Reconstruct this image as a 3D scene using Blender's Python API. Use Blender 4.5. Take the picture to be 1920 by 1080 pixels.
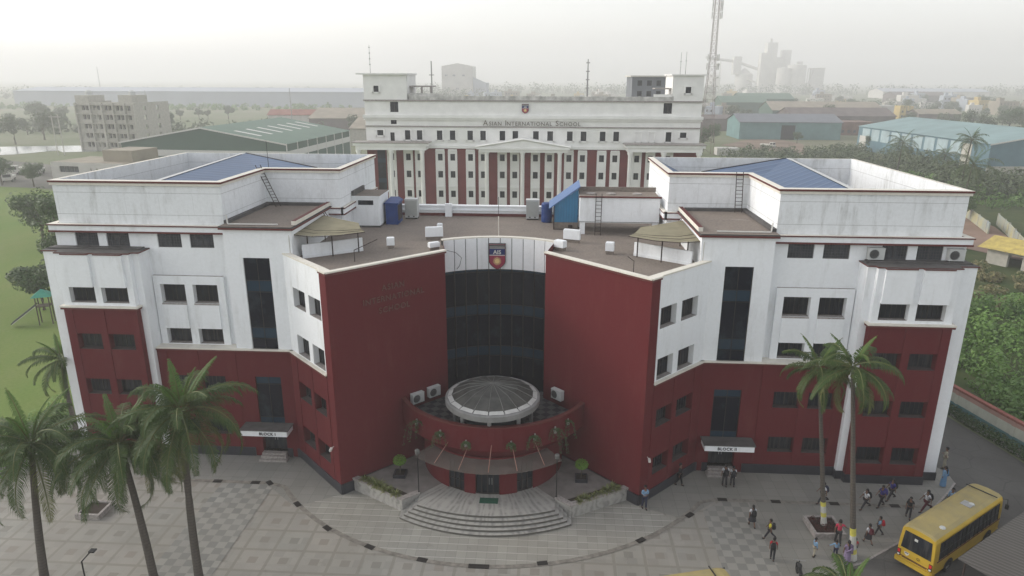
import bpy, math, random
from mathutils import Vector, Matrix
R=math.radians
C=bpy.context.scene
for o in list(bpy.data.objects): bpy.data.objects.remove(o)
# ---------------------------------------------------------------- camera
cd=bpy.data.cameras.new('camera'); cam=bpy.data.objects.new('camera',cd); C.collection.objects.link(cam)
cd.sensor_width=36; cd.lens=24.137; cd.clip_start=.5; cd.clip_end=9000
def cam_matrix(loc,yaw,pitch,roll):
    y,p,r=R(yaw),R(pitch),R(roll)
    f=Vector((math.sin(y)*math.cos(p),math.cos(y)*math.cos(p),-math.sin(p)))
    rt=Vector((math.cos(y),-math.sin(y),0)); up=rt.cross(f)
    rt2=rt*math.cos(r)+up*math.sin(r); up2=-rt*math.sin(r)+up*math.cos(r)
    m=Matrix((rt2,up2,-f)).transposed().to_4x4(); m.translation=Vector(loc); return m
cam.matrix_world=cam_matrix((3.825,-49.449,26.910),-3.3163,17.0009,.1879)
C.camera=cam
# ---------------------------------------------------------------- world and sun
SUN_EL=27.; SUN_AZ=-80.      # azimuth clockwise from +Y
w=bpy.data.worlds.new('World'); C.world=w; w.use_nodes=True
nt=w.node_tree; bg=nt.nodes['Background']
sky=nt.nodes.new('ShaderNodeTexSky'); sky.sky_type='NISHITA'; sky.sun_disc=False
sky.sun_elevation=R(SUN_EL); sky.sun_rotation=R(SUN_AZ); sky.air_density=1.2; sky.dust_density=2; sky.ozone_density=1.5; sky.altitude=0
hs=nt.nodes.new('ShaderNodeHueSaturation'); hs.inputs['Saturation'].default_value=.22
nt.links.new(sky.outputs[0],hs.inputs['Color']); wt=nt.nodes.new('ShaderNodeMix'); wt.data_type='RGBA'; wt.blend_type='MULTIPLY'; wt.inputs[0].default_value=1; wt.inputs[7].default_value=(1.005,.992,.985,1)
nt.links.new(hs.outputs[0],wt.inputs[6]); nt.links.new(wt.outputs[2],bg.inputs['Color'])
bg.inputs['Strength'].default_value=.15
sl=bpy.data.lights.new('sun','SUN'); sl.energy=.55; sl.angle=R(10); sl.color=(1,.93,.8)
so=bpy.data.objects.new('sun',sl); C.collection.objects.link(so)
sd=Vector((math.sin(R(SUN_AZ))*math.cos(R(SUN_EL)),math.cos(R(SUN_AZ))*math.cos(R(SUN_EL)),math.sin(R(SUN_EL))))
so.rotation_euler=sd.to_track_quat('Z','Y').to_euler(); so.location=(-60,20,60)
C.view_settings.view_transform='Standard'; C.view_settings.look='None'; C.view_settings.gamma=1
C.view_settings.exposure=1.03
C.cycles.max_bounces=6; C.cycles.volume_bounces=3; C.cycles.use_denoising=True
C.cycles.sample_clamp_indirect=4; C.cycles.caustics_reflective=False; C.cycles.caustics_refractive=False
# ---------------------------------------------------------------- helpers
def empty(name,label=None,cat=None,loc=(0,0,0),rz=0,group=None):
    o=bpy.data.objects.new(name,None); C.collection.objects.link(o); o.empty_display_size=.3
    o.location=loc; o.rotation_euler=(0,0,rz)
    return tag(o,label,cat,group)
def tag(o,label=None,cat=None,group=None,kind=None):
    if label: o['label']=label
    if cat: o['category']=cat
    if group: o['group']=group
    if kind: o['kind']=kind
    return o
def copy_thing(o,label,loc,rz=None,sc=None):
    def cp(a,par):
        c=a.copy(); C.collection.objects.link(c); c.parent=par
        for ch in [x for x in bpy.data.objects if x.parent==a]: cp(ch,c)
        return c
    c=cp(o,None); c.location=loc
    if rz is not None: c.rotation_euler=(0,0,rz)
    if sc is not None: c.scale=(sc,sc,sc) if not isinstance(sc,tuple) else sc
    c['label']=label
    return c
class MB:
    def __init__(s,sx=1,off=(0,0,0)): s.V=[];s.F=[];s.M=[];s.sx=sx;s.off=off
    def poly(s,pts,m=0):
        n=len(s.V)
        for p in pts: s.V.append((s.sx*p[0]-s.off[0],p[1]-s.off[1],p[2]-s.off[2]))
        f=list(range(n,n+len(pts)))
        s.F.append(f if s.sx>0 else f[::-1]); s.M.append(m)
    def box(s,x0,x1,y0,y1,z0,z1,m=0,mt=None,skip=''):
        mt=m if mt is None else mt
        if 'b' not in skip: s.poly([(x0,y1,z0),(x1,y1,z0),(x1,y0,z0),(x0,y0,z0)],m)
        s.poly([(x0,y0,z1),(x1,y0,z1),(x1,y1,z1),(x0,y1,z1)],mt)
        s.poly([(x0,y0,z0),(x1,y0,z0),(x1,y0,z1),(x0,y0,z1)],m)
        s.poly([(x1,y1,z0),(x0,y1,z0),(x0,y1,z1),(x1,y1,z1)],m)
        s.poly([(x1,y0,z0),(x1,y1,z0),(x1,y1,z1),(x1,y0,z1)],m)
        s.poly([(x0,y1,z0),(x0,y0,z0),(x0,y0,z1),(x0,y1,z1)],m)
    def prism(s,pts,z0,z1,m=0,mt=None,bottom=True):
        # pts counter-clockwise seen from above
        mt=m if mt is None else mt; n=len(pts)
        s.poly([(x,y,z1) for x,y in pts],mt)
        if bottom: s.poly([(x,y,z0) for x,y in pts[::-1]],m)
        for i in range(n):
            a=pts[i];b=pts[(i+1)%n]
            s.poly([(a[0],a[1],z0),(b[0],b[1],z0),(b[0],b[1],z1),(a[0],a[1],z1)],m)
    def obox(s,P0,P1,u0,u1,n0,n1,z0,z1,m=0,mt=None):
        # oriented box along the line P0-P1; n measured outwards (right of the direction)
        dx,dy=P1[0]-P0[0],P1[1]-P0[1];L=math.hypot(dx,dy);dx/=L;dy/=L;nx,ny=dy,-dx
        q=lambda u,n:(P0[0]+dx*u+nx*n,P0[1]+dy*u+ny*n)
        s.prism([q(u0,n1),q(u1,n1),q(u1,n0),q(u0,n0)],z0,z1,m,mt)
    def tube(s,pts,r,n=6,m=0,cap=True):
        pts=[Vector(p) for p in pts]; rs=r if isinstance(r,(list,tuple)) else [r]*len(pts)
        base=len(s.V)
        for i,p in enumerate(pts):
            d=(pts[min(i+1,len(pts)-1)]-pts[max(i-1,0)]).normalized()
            a=d.cross(Vector((0,0,1)));
            if a.length<.05: a=Vector((1,0,0))
            a.normalize(); b=d.cross(a)
            for k in range(n):
                t=2*math.pi*k/n; v=p+(a*math.cos(t)+b*math.sin(t))*rs[i]
                s.V.append((s.sx*v.x-s.off[0],v.y-s.off[1],v.z-s.off[2]))
        for i in range(len(pts)-1):
            for k in range(n):
                a0=base+i*n+k;b0=base+i*n+(k+1)%n
                s.F.append([a0,b0,b0+n,a0+n]); s.M.append(m)
        if cap:
            s.F.append([base+k for k in range(n)][::-1]); s.M.append(m)
            s.F.append([base+(len(pts)-1)*n+k for k in range(n)]); s.M.append(m)
    def lathe(s,cx,cy,prof,n=24,m=0,a0=0,a1=2*math.pi):
        # prof: list of (r,z)
        full=abs(a1-a0-2*math.pi)<1e-6; k=n if full else n+1; base=len(s.V)
        for r,z in prof:
            for i in range(k):
                t=a0+(a1-a0)*i/n
                s.V.append((s.sx*(cx+r*math.cos(t))-s.off[0],cy+r*math.sin(t)-s.off[1],z-s.off[2]))
        for j in range(len(prof)-1):
            for i in range(n):
                a=base+j*k+i;b=base+j*k+(i+1)%k
                s.F.append([a,b,b+k,a+k]); s.M.append(m)
    def wall(s,P0,P1,z0,z1,holes=(),depth=.4,m=0,mr=None,ms=None):
        mr=m if mr is None else mr; ms=mr if ms is None else ms
        dx,dy=P1[0]-P0[0],P1[1]-P0[1];L=math.hypot(dx,dy);dx/=L;dy/=L;nx,ny=dy,-dx
        q=lambda u,n,z:(P0[0]+dx*u+nx*n,P0[1]+dy*u+ny*n,z)
        us=sorted({0,L}|{h[0] for h in holes}|{h[1] for h in holes}); zs=sorted({z0,z1}|{h[2] for h in holes}|{h[3] for h in holes})
        for i in range(len(us)-1):
            for j in range(len(zs)-1):
                uc=(us[i]+us[i+1])/2;zc=(zs[j]+zs[j+1])/2
                if any(h[0]<uc<h[1] and h[2]<zc<h[3] for h in holes): continue
                s.poly([q(us[i],0,zs[j]),q(us[i+1],0,zs[j]),q(us[i+1],0,zs[j+1]),q(us[i],0,zs[j+1])],m)
        for (a,b,c,d) in holes:
            s.poly([q(a,0,c),q(a,-depth,c),q(a,-depth,d),q(a,0,d)][::-1],mr)
            s.poly([q(b,0,c),q(b,-depth,c),q(b,-depth,d),q(b,0,d)],mr)
            s.poly([q(a,0,d),q(b,0,d),q(b,-depth,d),q(a,-depth,d)],mr)
            s.poly([q(a,0,c),q(a,-depth,c),q(b,-depth,c),q(b,0,c)],ms)
    def build(s,name,mats,parent=None,smooth=False,loc=None):
        me=bpy.data.meshes.new(name); me.from_pydata(s.V,[],s.F)
        if not isinstance(mats,(list,tuple)): mats=[mats]
        for mm in mats: me.materials.append(mm)
        if len(mats)>1: me.polygons.foreach_set('material_index',s.M)
        if smooth: me.polygons.foreach_set('use_smooth',[True]*len(me.polygons))
        me.update()
        o=bpy.data.objects.new(name,me); C.collection.objects.link(o)
        if parent: o.parent=parent
        if loc: o.location=loc
        return o
# ---------------------------------------------------------------- node helpers and materials
class NG:
    def __init__(s,name):
        s.mat=bpy.data.materials.new(name); s.mat.use_nodes=True; s.nt=s.mat.node_tree
        s.b=s.nt.nodes['Principled BSDF']; s.tc=None
    def n(s,t,**k):
        x=s.nt.nodes.new('ShaderNode'+t)
        for a,b in k.items(): setattr(x,a,b)
        return x
    def l(s,a,b): s.nt.links.new(a,b)
    def co(s,world=False):
        if world:
            return s.n('NewGeometry').outputs['Position']
        if not s.tc: s.tc=s.n('TexCoord')
        return s.tc.outputs['Object']
    def m(s,op,a,b=None,c=None):
        x=s.n('Math',operation=op)
        for i,v in enumerate((a,b,c)):
            if v is None: continue
            if isinstance(v,(int,float)): x.inputs[i].default_value=v
            else: s.l(v,x.inputs[i])
        return x.outputs[0]
    def xyz(s,v):
        x=s.n('SeparateXYZ'); s.l(v,x.inputs[0]); return x.outputs
    def comb(s,a,b,c):
        x=s.n('CombineXYZ')
        for i,v in enumerate((a,b,c)):
            if isinstance(v,(int,float)): x.inputs[i].default_value=v
            else: s.l(v,x.inputs[i])
        return x.outputs[0]
    def vscale(s,v,sc):
        x=s.n('VectorMath',operation='MULTIPLY'); s.l(v,x.inputs[0]); x.inputs[1].default_value=sc; return x.outputs[0]
    def noise(s,v,scale,detail=4,rough=.55):
        x=s.n('TexNoise'); x.inputs['Scale'].default_value=scale; x.inputs['Detail'].default_value=detail; x.inputs['Roughness'].default_value=rough
        s.l(v,x.inputs['Vector']); return x.outputs['Fac']
    def ramp(s,f,lo,hi):
        x=s.n('MapRange'); x.inputs[1].default_value=lo; x.inputs[2].default_value=hi; s.l(f,x.inputs[0]); return x.outputs[0]
    def mix(s,f,a,b,bt='MIX'):
        x=s.n('Mix',data_type='RGBA',blend_type=bt)
        if isinstance(f,(int,float)): x.inputs[0].default_value=f
        else: s.l(f,x.inputs[0])
        for i,v in ((6,a),(7,b)):
            if isinstance(v,tuple): x.inputs[i].default_value=(*v[:3],1)
            else: s.l(v,x.inputs[i])
        return x.outputs[2]
    def wn(s,v):
        x=s.n('TexWhiteNoise'); s.l(v,x.inputs['Vector']); return x.outputs['Value']
    def bump(s,h,st=.3,d=.02):
        x=s.n('Bump'); x.inputs['Strength'].default_value=st; x.inputs['Distance'].default_value=d; s.l(h,x.inputs['Height']); s.l(x.outputs[0],s.b.inputs['Normal'])
    def out(s,col,rough=.8,spec=.3,metal=0):
        if isinstance(col,tuple): s.b.inputs['Base Color'].default_value=(*col[:3],1)
        else: s.l(col,s.b.inputs['Base Color'])
        if isinstance(rough,(int,float)): s.b.inputs['Roughness'].default_value=rough
        else: s.l(rough,s.b.inputs['Roughness'])
        s.b.inputs['Specular IOR Level'].default_value=spec; s.b.inputs['Metallic'].default_value=metal
        return s.mat
def plain(name,col,rough=.7,var=.12,scale=3,spec=.3,metal=0,col2=None):
    g=NG(name); f=g.noise(g.co(),scale,4)
    c2=col2 or tuple(c*(1-var*2) for c in col)
    return g.out(g.mix(g.ramp(f,.3,.7),col,c2),rough,spec,metal)
def plaster(name,col,stain,amount=.5,topz=None,rough=.85,joints=None,z_streak=.18):
    g=NG(name); co=g.co(); x,y,z=g.xyz(co)
    st=g.comb(g.m('MULTIPLY',x,1.),g.m('MULTIPLY',y,1.),g.m('MULTIPLY',z,z_streak))
    a=g.ramp(g.noise(st,1.6,6,.65),.5,.78)
    b=g.ramp(g.noise(co,.35,5,.6),.38,.7)
    c=g.ramp(g.noise(co,4.5,4,.6),.35,.8)
    f=g.m('MULTIPLY',g.m('ADD',g.m('MULTIPLY',a,b),g.m('MULTIPLY',c,.18)),amount)
    colr=g.mix(f,col,stain)
    if joints:
        acc=None
        for zz in joints:
            d=g.m('LESS_THAN',g.m('ABSOLUTE',g.m('SUBTRACT',z,zz)),.018)
            acc=d if acc is None else g.m('MAXIMUM',acc,d)
        # faint vertical day joints of the render, only in the upper band
        u=g.m('ABSOLUTE',g.m('SUBTRACT',g.m('FRACT',g.m('MULTIPLY',g.m('ADD',x,y),.42)),.5))
        vj=g.m('MULTIPLY',g.m('LESS_THAN',u,.007),g.m('MULTIPLY',g.m('GREATER_THAN',z,joints[0]),g.m('LESS_THAN',z,joints[-1])))
        acc=g.m('MAXIMUM',acc,g.m('MULTIPLY',vj,.35))
        colr=g.mix(g.m('MULTIPLY',acc,.45),colr,(.16,.16,.15))
        # grime just under the coping and above the ledge
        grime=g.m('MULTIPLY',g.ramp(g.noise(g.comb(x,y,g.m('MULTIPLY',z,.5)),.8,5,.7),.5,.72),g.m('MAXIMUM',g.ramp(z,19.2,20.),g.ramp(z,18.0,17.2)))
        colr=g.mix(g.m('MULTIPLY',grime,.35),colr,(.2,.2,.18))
    g.bump(g.noise(co,9,3),.12,.02)
    return g.out(colr,rough,.2)
M={}
M['white']=plaster('white_plaster',(.80,.82,.84),(.36,.36,.33),.6)
M['white_upper']=plaster('weathered_white_plaster',(.77,.79,.81),(.28,.28,.26),.95,joints=(17.85,19.35))
M['cream']=plaster('cream_coping',(.68,.65,.58),(.3,.27,.22),.6)
M['red']=plaster('red_paint',(.105,.0125,.0155),(.145,.038,.036),.75)
M['redtrim']=plain('dark_red_trim',(.12,.028,.025),.7)
M['plinth']=plain('dark_plinth_stone',(.035,.036,.045),.35,.15,2,.5)
M['sill_dark']=plain('dark_weathered_sill',(.085,.07,.066),.8,.2,6)
M['sill']=plain('grey_sill_stone',(.36,.33,.31),.7,.2,6)
M['membrane']=plain('grey_roof_membrane',(.105,.10,.097),.85,.2,1.5)
def roofmat():
    g=NG('brown_roof_screed'); co=g.co()
    f=g.ramp(g.noise(co,.5,6,.65),.3,.7); h=g.noise(co,6,4)
    c=g.mix(f,(.20,.17,.142),(.14,.12,.106)); c=g.mix(g.ramp(h,.3,.9),c,(.27,.23,.20))
    st=g.ramp(g.noise(g.vscale(co,(1,2.2,1)),.33,5,.7),.62,.72)
    c=g.mix(g.m('MULTIPLY',st,.35),c,(.42,.39,.36)); g.bump(h,.2,.02)
    return g.out(c,.9,.15)
M['roof']=roofmat()
def glass(name,tint=(.010,.012,.016),rough=.08,spec=.22):
    g=NG(name); co=g.co(); f=g.ramp(g.noise(co,.9,3),.35,.7); oi=g.n('ObjectInfo').outputs['Random']
    c=g.mix(f,tint,tuple(t*2.2 for t in tint)); curtain=g.m('MULTIPLY',g.m('GREATER_THAN',g.m('FRACT',g.m('MULTIPLY',oi,7.3)),.62),g.ramp(g.noise(g.vscale(co,(3,3,.4)),1.4,4),.45,.7))
    c=g.mix(g.m('MULTIPLY',curtain,.6),c,(.085,.08,.075))
    return g.out(c,rough,spec)
M['glass']=glass('dark_window_glass'); M['bronze']=plain('dark_bronze_frame',(.03,.025,.022),.45,.1)
M['grille']=plain('grey_iron_grille',(.09,.09,.095),.6,.1); M['louvre']=glass('dusty_glass',(.035,.038,.044),.4)
def tallglass():
    g=NG('blue_tinted_curtain_glass'); x,y,z=g.xyz(g.co())
    # spandrel panels at every floor are a lighter blue glass
    t=g.m('FRACT',g.m('DIVIDE',g.m('SUBTRACT',z,2.35),3.45))
    sp=g.m('LESS_THAN',t,.24)
    gl=g.m('LESS_THAN',g.m('ABSOLUTE',g.m('SUBTRACT',t,.24)),.008); g2=g.m('LESS_THAN',t,.015)
    bl=g.ramp(g.noise(g.vscale(g.co(),(1,1,.8)),.55,6,.7),.52,.72); c=g.mix(sp,(.004,.006,.013),(.016,.036,.058)); c=g.mix(g.m('MULTIPLY',bl,.8),c,(.038,.052,.062)); c=g.mix(g.m('MAXIMUM',gl,g2),c,(.006,.007,.009))  # bl: noise blotches paint lighter bluish reflections into the glass colour
    return g.out(c,.09,.16)
M['tall']=tallglass()
def bluemetal(name,c1,c2,dirv,per):
    g=NG(name); x,y,z=g.xyz(g.co())
    u=g.m('ADD',g.m('MULTIPLY',x,dirv[0]),g.m('ADD',g.m('MULTIPLY',y,dirv[1]),g.m('MULTIPLY',z,dirv[2])))
    t=g.m('FRACT',g.m('DIVIDE',u,per)); rib=g.m('LESS_THAN',t,.16)
    f=g.ramp(g.noise(g.co(),.8,4),.3,.75)
    c=g.mix(f,c1,tuple(.8*a for a in c1)); c=g.mix(g.m('MULTIPLY',rib,.8),c,c2)
    g.bump(g.m('ABSOLUTE',g.m('SUBTRACT',t,.5)),.5,.05)
    return g.out(c,.5,.4)
M['bluesheet']=bluemetal('teal_blue_corrugated_sheet',(.03,.17,.32),(.02,.10,.2),(1,1,0),.22)
M['greyplastic']=plain('pale_grey_casing',(.5,.51,.5),.5,.06); M['black']=plain('black_metal',(.02,.02,.02),.5,.1)
M['iron']=plain('rusty_iron',(.05,.035,.03),.7,.2,8); M['pvc']=plain('white_pvc',(.6,.59,.56),.4,.05)
M['gold']=plain('faded_gold_letters',(.16,.078,.06),.5,.2,5)
M['steel']=plain('brushed_steel',(.33,.33,.325),.4,.1,metal=.3)
# ================================================================ SCHOOL BUILDING (front)
SB=empty('school_building','white and dark red five storey school with two wings and a concave glass front','building')
def window(par,P0,P1,u0,u1,z0,z1,depth,sx,kind='slide'):
    dx,dy=P1[0]-P0[0],P1[1]-P0[1];L=math.hypot(dx,dy);dx/=L;dy/=L;nx,ny=dy,-dx
    g=.004; a,b,c,d=u0+g,u1-g,z0+g,z1-g; t=.055; n0,n1=-depth,-depth+.05
    f=MB(sx); ob=lambda *k:f.obox(P0,P1,*k)
    ob(a,b,n0,n1,c,c+t); ob(a,b,n0,n1,d-t,d); ob(a,a+t,n0,n1,c+t,d-t); ob(b-t,b,n0,n1,c+t,d-t)
    if kind=='slide':
        m=(a+b)/2; ob(m-.03,m+.03,n0,n1,c+t,d-t)
        for k in (1,2,4,5):
            x=a+(b-a)*k/6; f.obox(P0,P1,x-.01,x+.01,n1-.01,n1+.01,c+t,d-t)
    else:
        for k in range(1,9):
            x=a+(b-a)*k/9; f.obox(P0,P1,x-.012,x+.012,n1,n1+.02,c+t,d-t)
        for k in range(1,5):
            z=c+(d-c)*k/5; f.obox(P0,P1,a+t,b-t,n1+.02,n1+.035,z-.01,z+.01)
        m=(a+b)/2; ob(m-.03,m+.03,n0,n1,c+t,d-t)
    w_=f.build('window',M['bronze'] if kind=='slide' else M['grille'],par)
    p=MB(sx); q=lambda u,z:(P0[0]+dx*u+nx*(n0+.02),P0[1]+dy*u+ny*(n0+.02),z)
    p.poly([q(a,c),q(b,c),q(b,d),q(a,d)]); p.build('pane',M['glass'] if kind=='slide' else M['louvre'],w_)
def tall_window(par,P0,P1,u0,u1,z0,z1,sx):
    f=MB(sx); dpt=-.12
    for u in (u0+.03,(u0+u1)/2,u1-.03): f.obox(P0,P1,u-.02,u+.02,dpt,dpt+.03,z0,z1)
    zz=2.35
    while zz<z1:
        for k in (0,.83):
            if z0+.05<zz+k<z1-.05: f.obox(P0,P1,u0+.05,(u0+u1)/2-.02,dpt,dpt+.025,zz+k-.015,zz+k+.015); f.obox(P0,P1,(u0+u1)/2+.02,u1-.05,dpt,dpt+.025,zz+k-.015,zz+k+.015)
        zz+=3.45
    w_=f.build('tall_window',M['bronze'],par)
    p=MB(sx); p.obox(P0,P1,u0+.002,u1-.002,dpt-.03,dpt+.004,z0+.002,z1-.002); p.build('pane',M['tall'],w_)
A=(9.8,-9.85); B=(14.3,-5.3); I=(3.49,-3.71); J=(4.15,-.1)
TY=-5.3; RY=-4.5; ZS=8.41
wm=[M['white'],M['red'],M['sill'],M['plinth'],M['cream'],M['redtrim'],M['membrane'],M['roof'],M['white_upper'],M['sill_dark']]
WH,RD,SI,PL,CR,RT,MM,RF,WU,SD=range(10)
for sx in (1,-1):
    mb=MB(sx)
    # angled wall with paired windows --------------------------------
    L=math.hypot(B[0]-A[0],B[1]-A[1]); ux=((B[0]-A[0])/L,(B[1]-A[1])/L)
    wc=[(1.25,2.92),(3.48,5.28)]
    hw=[(a,b,z0,z1) for a,b in wc for z0,z1 in ((12.03,13.4),(8.56,10.0))]
    Aw=(A[0]+ux[0]*.85,A[1]+ux[1]*.85)
    sh=lambda h,k:[(a-k,b-k,c,d) for a,b,c,d in h]
    mb.wall(Aw,B,ZS+.1,15.44,sh(hw,.85),.5,WH,WH,SI)
    # red lower part stands proud
    nr=(ux[1]*.14,-ux[0]*.14); Ar=(A[0]+nr[0]*0,A[1]); 
    Pr0=(A[0]+ux[0]*.85+nr[0],A[1]+ux[1]*.85+nr[1]); Pr1=(B[0]+nr[0]-ux[0]*.06,TY-.14)
    Lr=math.hypot(Pr1[0]-Pr0[0],Pr1[1]-Pr0[1])
    hr=[(a,b,z0,z1) for a,b in wc for z0,z1 in ((5.22,6.5),(1.75,3.02))]
    hr=sh(hr,.85-.05)
    mb.wall(Pr0,Pr1,.7,ZS,hr,.55,RD,RD,SD)
    for ua,ub in ((0,.36),(2.18,2.6),(4.5,Lr)):     # faint pilaster strips
        mb.obox(Pr0,Pr1,ua,ub-.02,.0,.035,.72,ZS-.06,RD)
    mb.obox(Pr0,Pr1,-.02,Lr+.04,0,.13,ZS-.1,ZS,RT,None); mb.obox(Pr0,Pr1,-.02,Lr+.06,-.18,.1,ZS,ZS+.1,CR)
    mb.obox(Pr0,Pr1,0,Lr+.03,-.5,.05,0,.7,PL)
    # red end pier of the splayed red wall, then the red wall
    mb.obox(A,B,0,.85,-.4,.14,.75,15.3,RD); mb.obox(A,B,-.06,.88,-.45,.19,0,.75,PL)
    mb.wall(I,(A[0],A[1]),.75,15.3,(),.3,RD)
    LR=math.hypot(A[0]-I[0],A[1]-I[1])
    mb.obox(I,A,0,LR+.1,-.02,.1,0,.75,PL)
    mb.obox(I,A,-.06,LR+.12,-.25,.1,15.34,15.46,RT); mb.obox(I,A,-.08,LR+.14,-.27,.12,15.464,15.56,CR)
    mb.obox(A,B,-.1,.95,-.3,.18,15.336,15.456,RT); mb.obox(A,B,-.04,1.,-.36,.22,15.468,15.564,CR)
    mb.poly([(I[0],I[1],0),(J[0],J[1],0),(J[0],J[1],15.46),(I[0],I[1],15.46)][::-1],RD)
    # coping of angled wall
    mb.obox(A,B,.95,L+.1,-.42,.04,15.44,15.54,CR)
    mb.obox(A,B,.9,L-.3,-.42,-.4,14.9,15.44,WH)
    # tower -------------------------------------------------------------
    T0=(13.6,TY);T1=(18.3,TY)
    tw=(1.66,3.52)
    mb.wall(T0,T1,ZS+.1,17.1,[(tw[0],tw[1],ZS+.1,15.15)],.12,WH)
    mb.poly([(18.3,TY,ZS),(18.3,RY,ZS),(18.3,RY,17.1),(18.3,TY,17.1)],WH)
    mb.poly([(13.6,3,14.9),(13.6,TY,14.9),(13.6,TY,17.1),(13.6,3,17.1)],WH)
    mb.prism([(13.4,TY-.22),(18.5,TY-.22),(18.5,3.0),(13.4,3.0)],17.12,17.26,RT,MM)
    mb.box(13.5,18.5,TY-.16,2.9,17.264,17.34,MM,RF)
    mb.box(13.45,13.75,TY+.6,2.9,17.344,17.62,CR,RT)
    mb.box(13.9,18.56,2.6,2.97,17.344,17.55,MM); mb.box(18.2,18.53,-4.5,2.6,17.344,17.55,MM)
    # red base of tower and recessed bay ---------------------------------
    P0=(14.0,TY-.12);P1=(24.5,TY-.12)
    dr=[(1.3,3.12,.45,2.5)]
    rw=[(5.35,7.1),(7.7,9.42)]
    hh=[(1.28,3.16,2.62,6.4)]+dr+[(a,b,z0,z1) for a,b in rw for z0,z1 in ((5.15,6.36),(1.72,2.9))]
    mb.wall(P0,P1,0,ZS,hh,.45,RD,RD,SD)
    for ua,ub in ((0,.5),(4.4,5.33),(7.12,7.68),(9.44,10.4)): mb.obox(P0,P1,ua,ub,0,.035,.72,ZS-.06,RD)
    mb.obox(P0,P1,-.05,10.5,0,.13,ZS-.1,ZS,RT); mb.obox(P0,P1,-.08,10.5,-1.1,.1,ZS+.004,ZS+.1,CR)
    mb.obox(P0,P1,0,.55,0,.06,0,.7,PL); mb.obox(P0,P1,.9,1.28,0,.06,0,.7,PL); mb.obox(P0,P1,3.7,10.6,0,.06,0,.7,PL)
    # recessed white wall -------------------------------------------------
    W0=(18.3,RY);W1=(30.7,RY)
    gl=[(1.11,2.8),(3.4,5.1),(7.12,8.75),(9.35,11.0)]
    ww=[(1.16,2.94),(3.5,5.28)]
    mb.wall(W0,W1,8.5,16.62,[(a,b,15.6,16.58) for a,b in gl]+[(a,b,z0,z1) for a,b in ww for z0,z1 in ((11.62,12.98),(8.56,9.74))],.3,WH,WH,SI)
    # frame panel round the four windows
    fr=MB(sx)
    F0=(18.96,RY-.22);F1=(24.05,RY-.22)
    mb.wall(F0,F1,8.5,13.6,[(a-.66,b-.66,z0,z1) for a,b in ww for z0,z1 in ((11.62,12.98),(8.56,9.74))],.22,WH,WH,SI)
    mb.poly([(18.96,RY-.22,8.5),(18.96,RY-.22,13.6),(18.96,RY,13.6),(18.96,RY,8.5)],WH)
    mb.poly([(24.05,RY-.22,8.5),(24.05,RY,8.5),(24.05,RY,13.6),(24.05,RY-.22,13.6)],WH)
    mb.poly([(18.96,RY-.22,13.6),(24.05,RY-.22,13.6),(24.05,RY,13.6),(18.96,RY,13.6)],SI)
    for a,b in ww: mb.box(18.3+a,18.3+b,RY-.34,RY-.22,9.74,11.5,WH)
    for a,b in ww: mb.box(18.3+a,18.3+b,RY-.3,RY-.22,11.5,11.6,SI)
    # cornice and upper block ----------------------------------------------
    mb.box(18.3,30.95,RY-.32,RY+.2,16.62,16.74,RT); mb.box(30.6,30.95,RY+.2,13.6,16.62,16.74,RT)
    mb.box(18.3,30.9,RY-.28,RY+.2,16.74,17.1,WH); mb.box(30.6,30.9,RY+.2,13.6,16.74,17.1,WH)
    mb.box(18.34,30.98,RY-.36,RY+.1,17.1,17.19,RT,CR); mb.box(30.5,30.98,RY+.1,13.6,17.1,17.19,RT,CR)
    foot=[(30.3,RY+.05),(30.3,13.5),(12.55,13.5),(12.65,3.0),(18.55,3.0),(18.55,RY+.05)]
    for i in range(6):
        a=foot[i];b=foot[(i+1)%6]; z0=17.19 if i in(5,) else 14.9
        # outer face
        mb.poly([(a[0],a[1],z0),(b[0],b[1],z0),(b[0],b[1],20.0),(a[0],a[1],20.0)],WU)
    # parapet inner faces, coping
    def inset(pts,d):
        out=[];n=len(pts)
        for i in range(n):
            p0=Vector(pts[i-1]);p=Vector(pts[i]);p1=Vector(pts[(i+1)%n])
            e0=(p-p0).normalized();e1=(p1-p).normalized()
            n0=Vector((-e0.y,e0.x));n1=Vector((-e1.y,e1.x))
            k=(n0+n1); k=k/k.dot(n0); out.append((p.x+k.x*d,p.y+k.y*d))
        return out
    inn=inset(foot,.28); out1=inset(foot,-.12); out2=inset(foot,-.18)
    for i in range(6):
        a,b=inn[i],inn[(i+1)%6]; mb.poly([(a[0],a[1],17.4),(a[0],a[1],20.2),(b[0],b[1],20.2),(b[0],b[1],17.4)],WU)
        o0,o1=out1[i],out1[(i+1)%6]; f0,f1=foot[i],foot[(i+1)%6]; c0,c1=out2[i],out2[(i+1)%6]
        mb.poly([(o0[0],o0[1],19.86),(o1[0],o1[1],19.86),(o1[0],o1[1],20.04),(o0[0],o0[1],20.04)],CR)
        mb.poly([(f0[0],f0[1],19.86),(f1[0],f1[1],19.86),(o1[0],o1[1],19.86),(o0[0],o0[1],19.86)],CR)
        mb.poly([(c0[0],c0[1],20.04),(c1[0],c1[1],20.04),(c1[0],c1[1],20.17),(c0[0],c0[1],20.17)],RT)
        mb.poly([(o0[0],o0[1],20.04),(o1[0],o1[1],20.04),(c1[0],c1[1],20.04),(c0[0],c0[1],20.04)],RT)
        mb.poly([(c0[0],c0[1],20.17),(c1[0],c1[1],20.17),(b[0],b[1],20.2),(a[0],a[1],20.2)],CR if i not in (3,) else CR)
    mb.poly([(x,y,17.4) for x,y in inn],MM)
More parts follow.
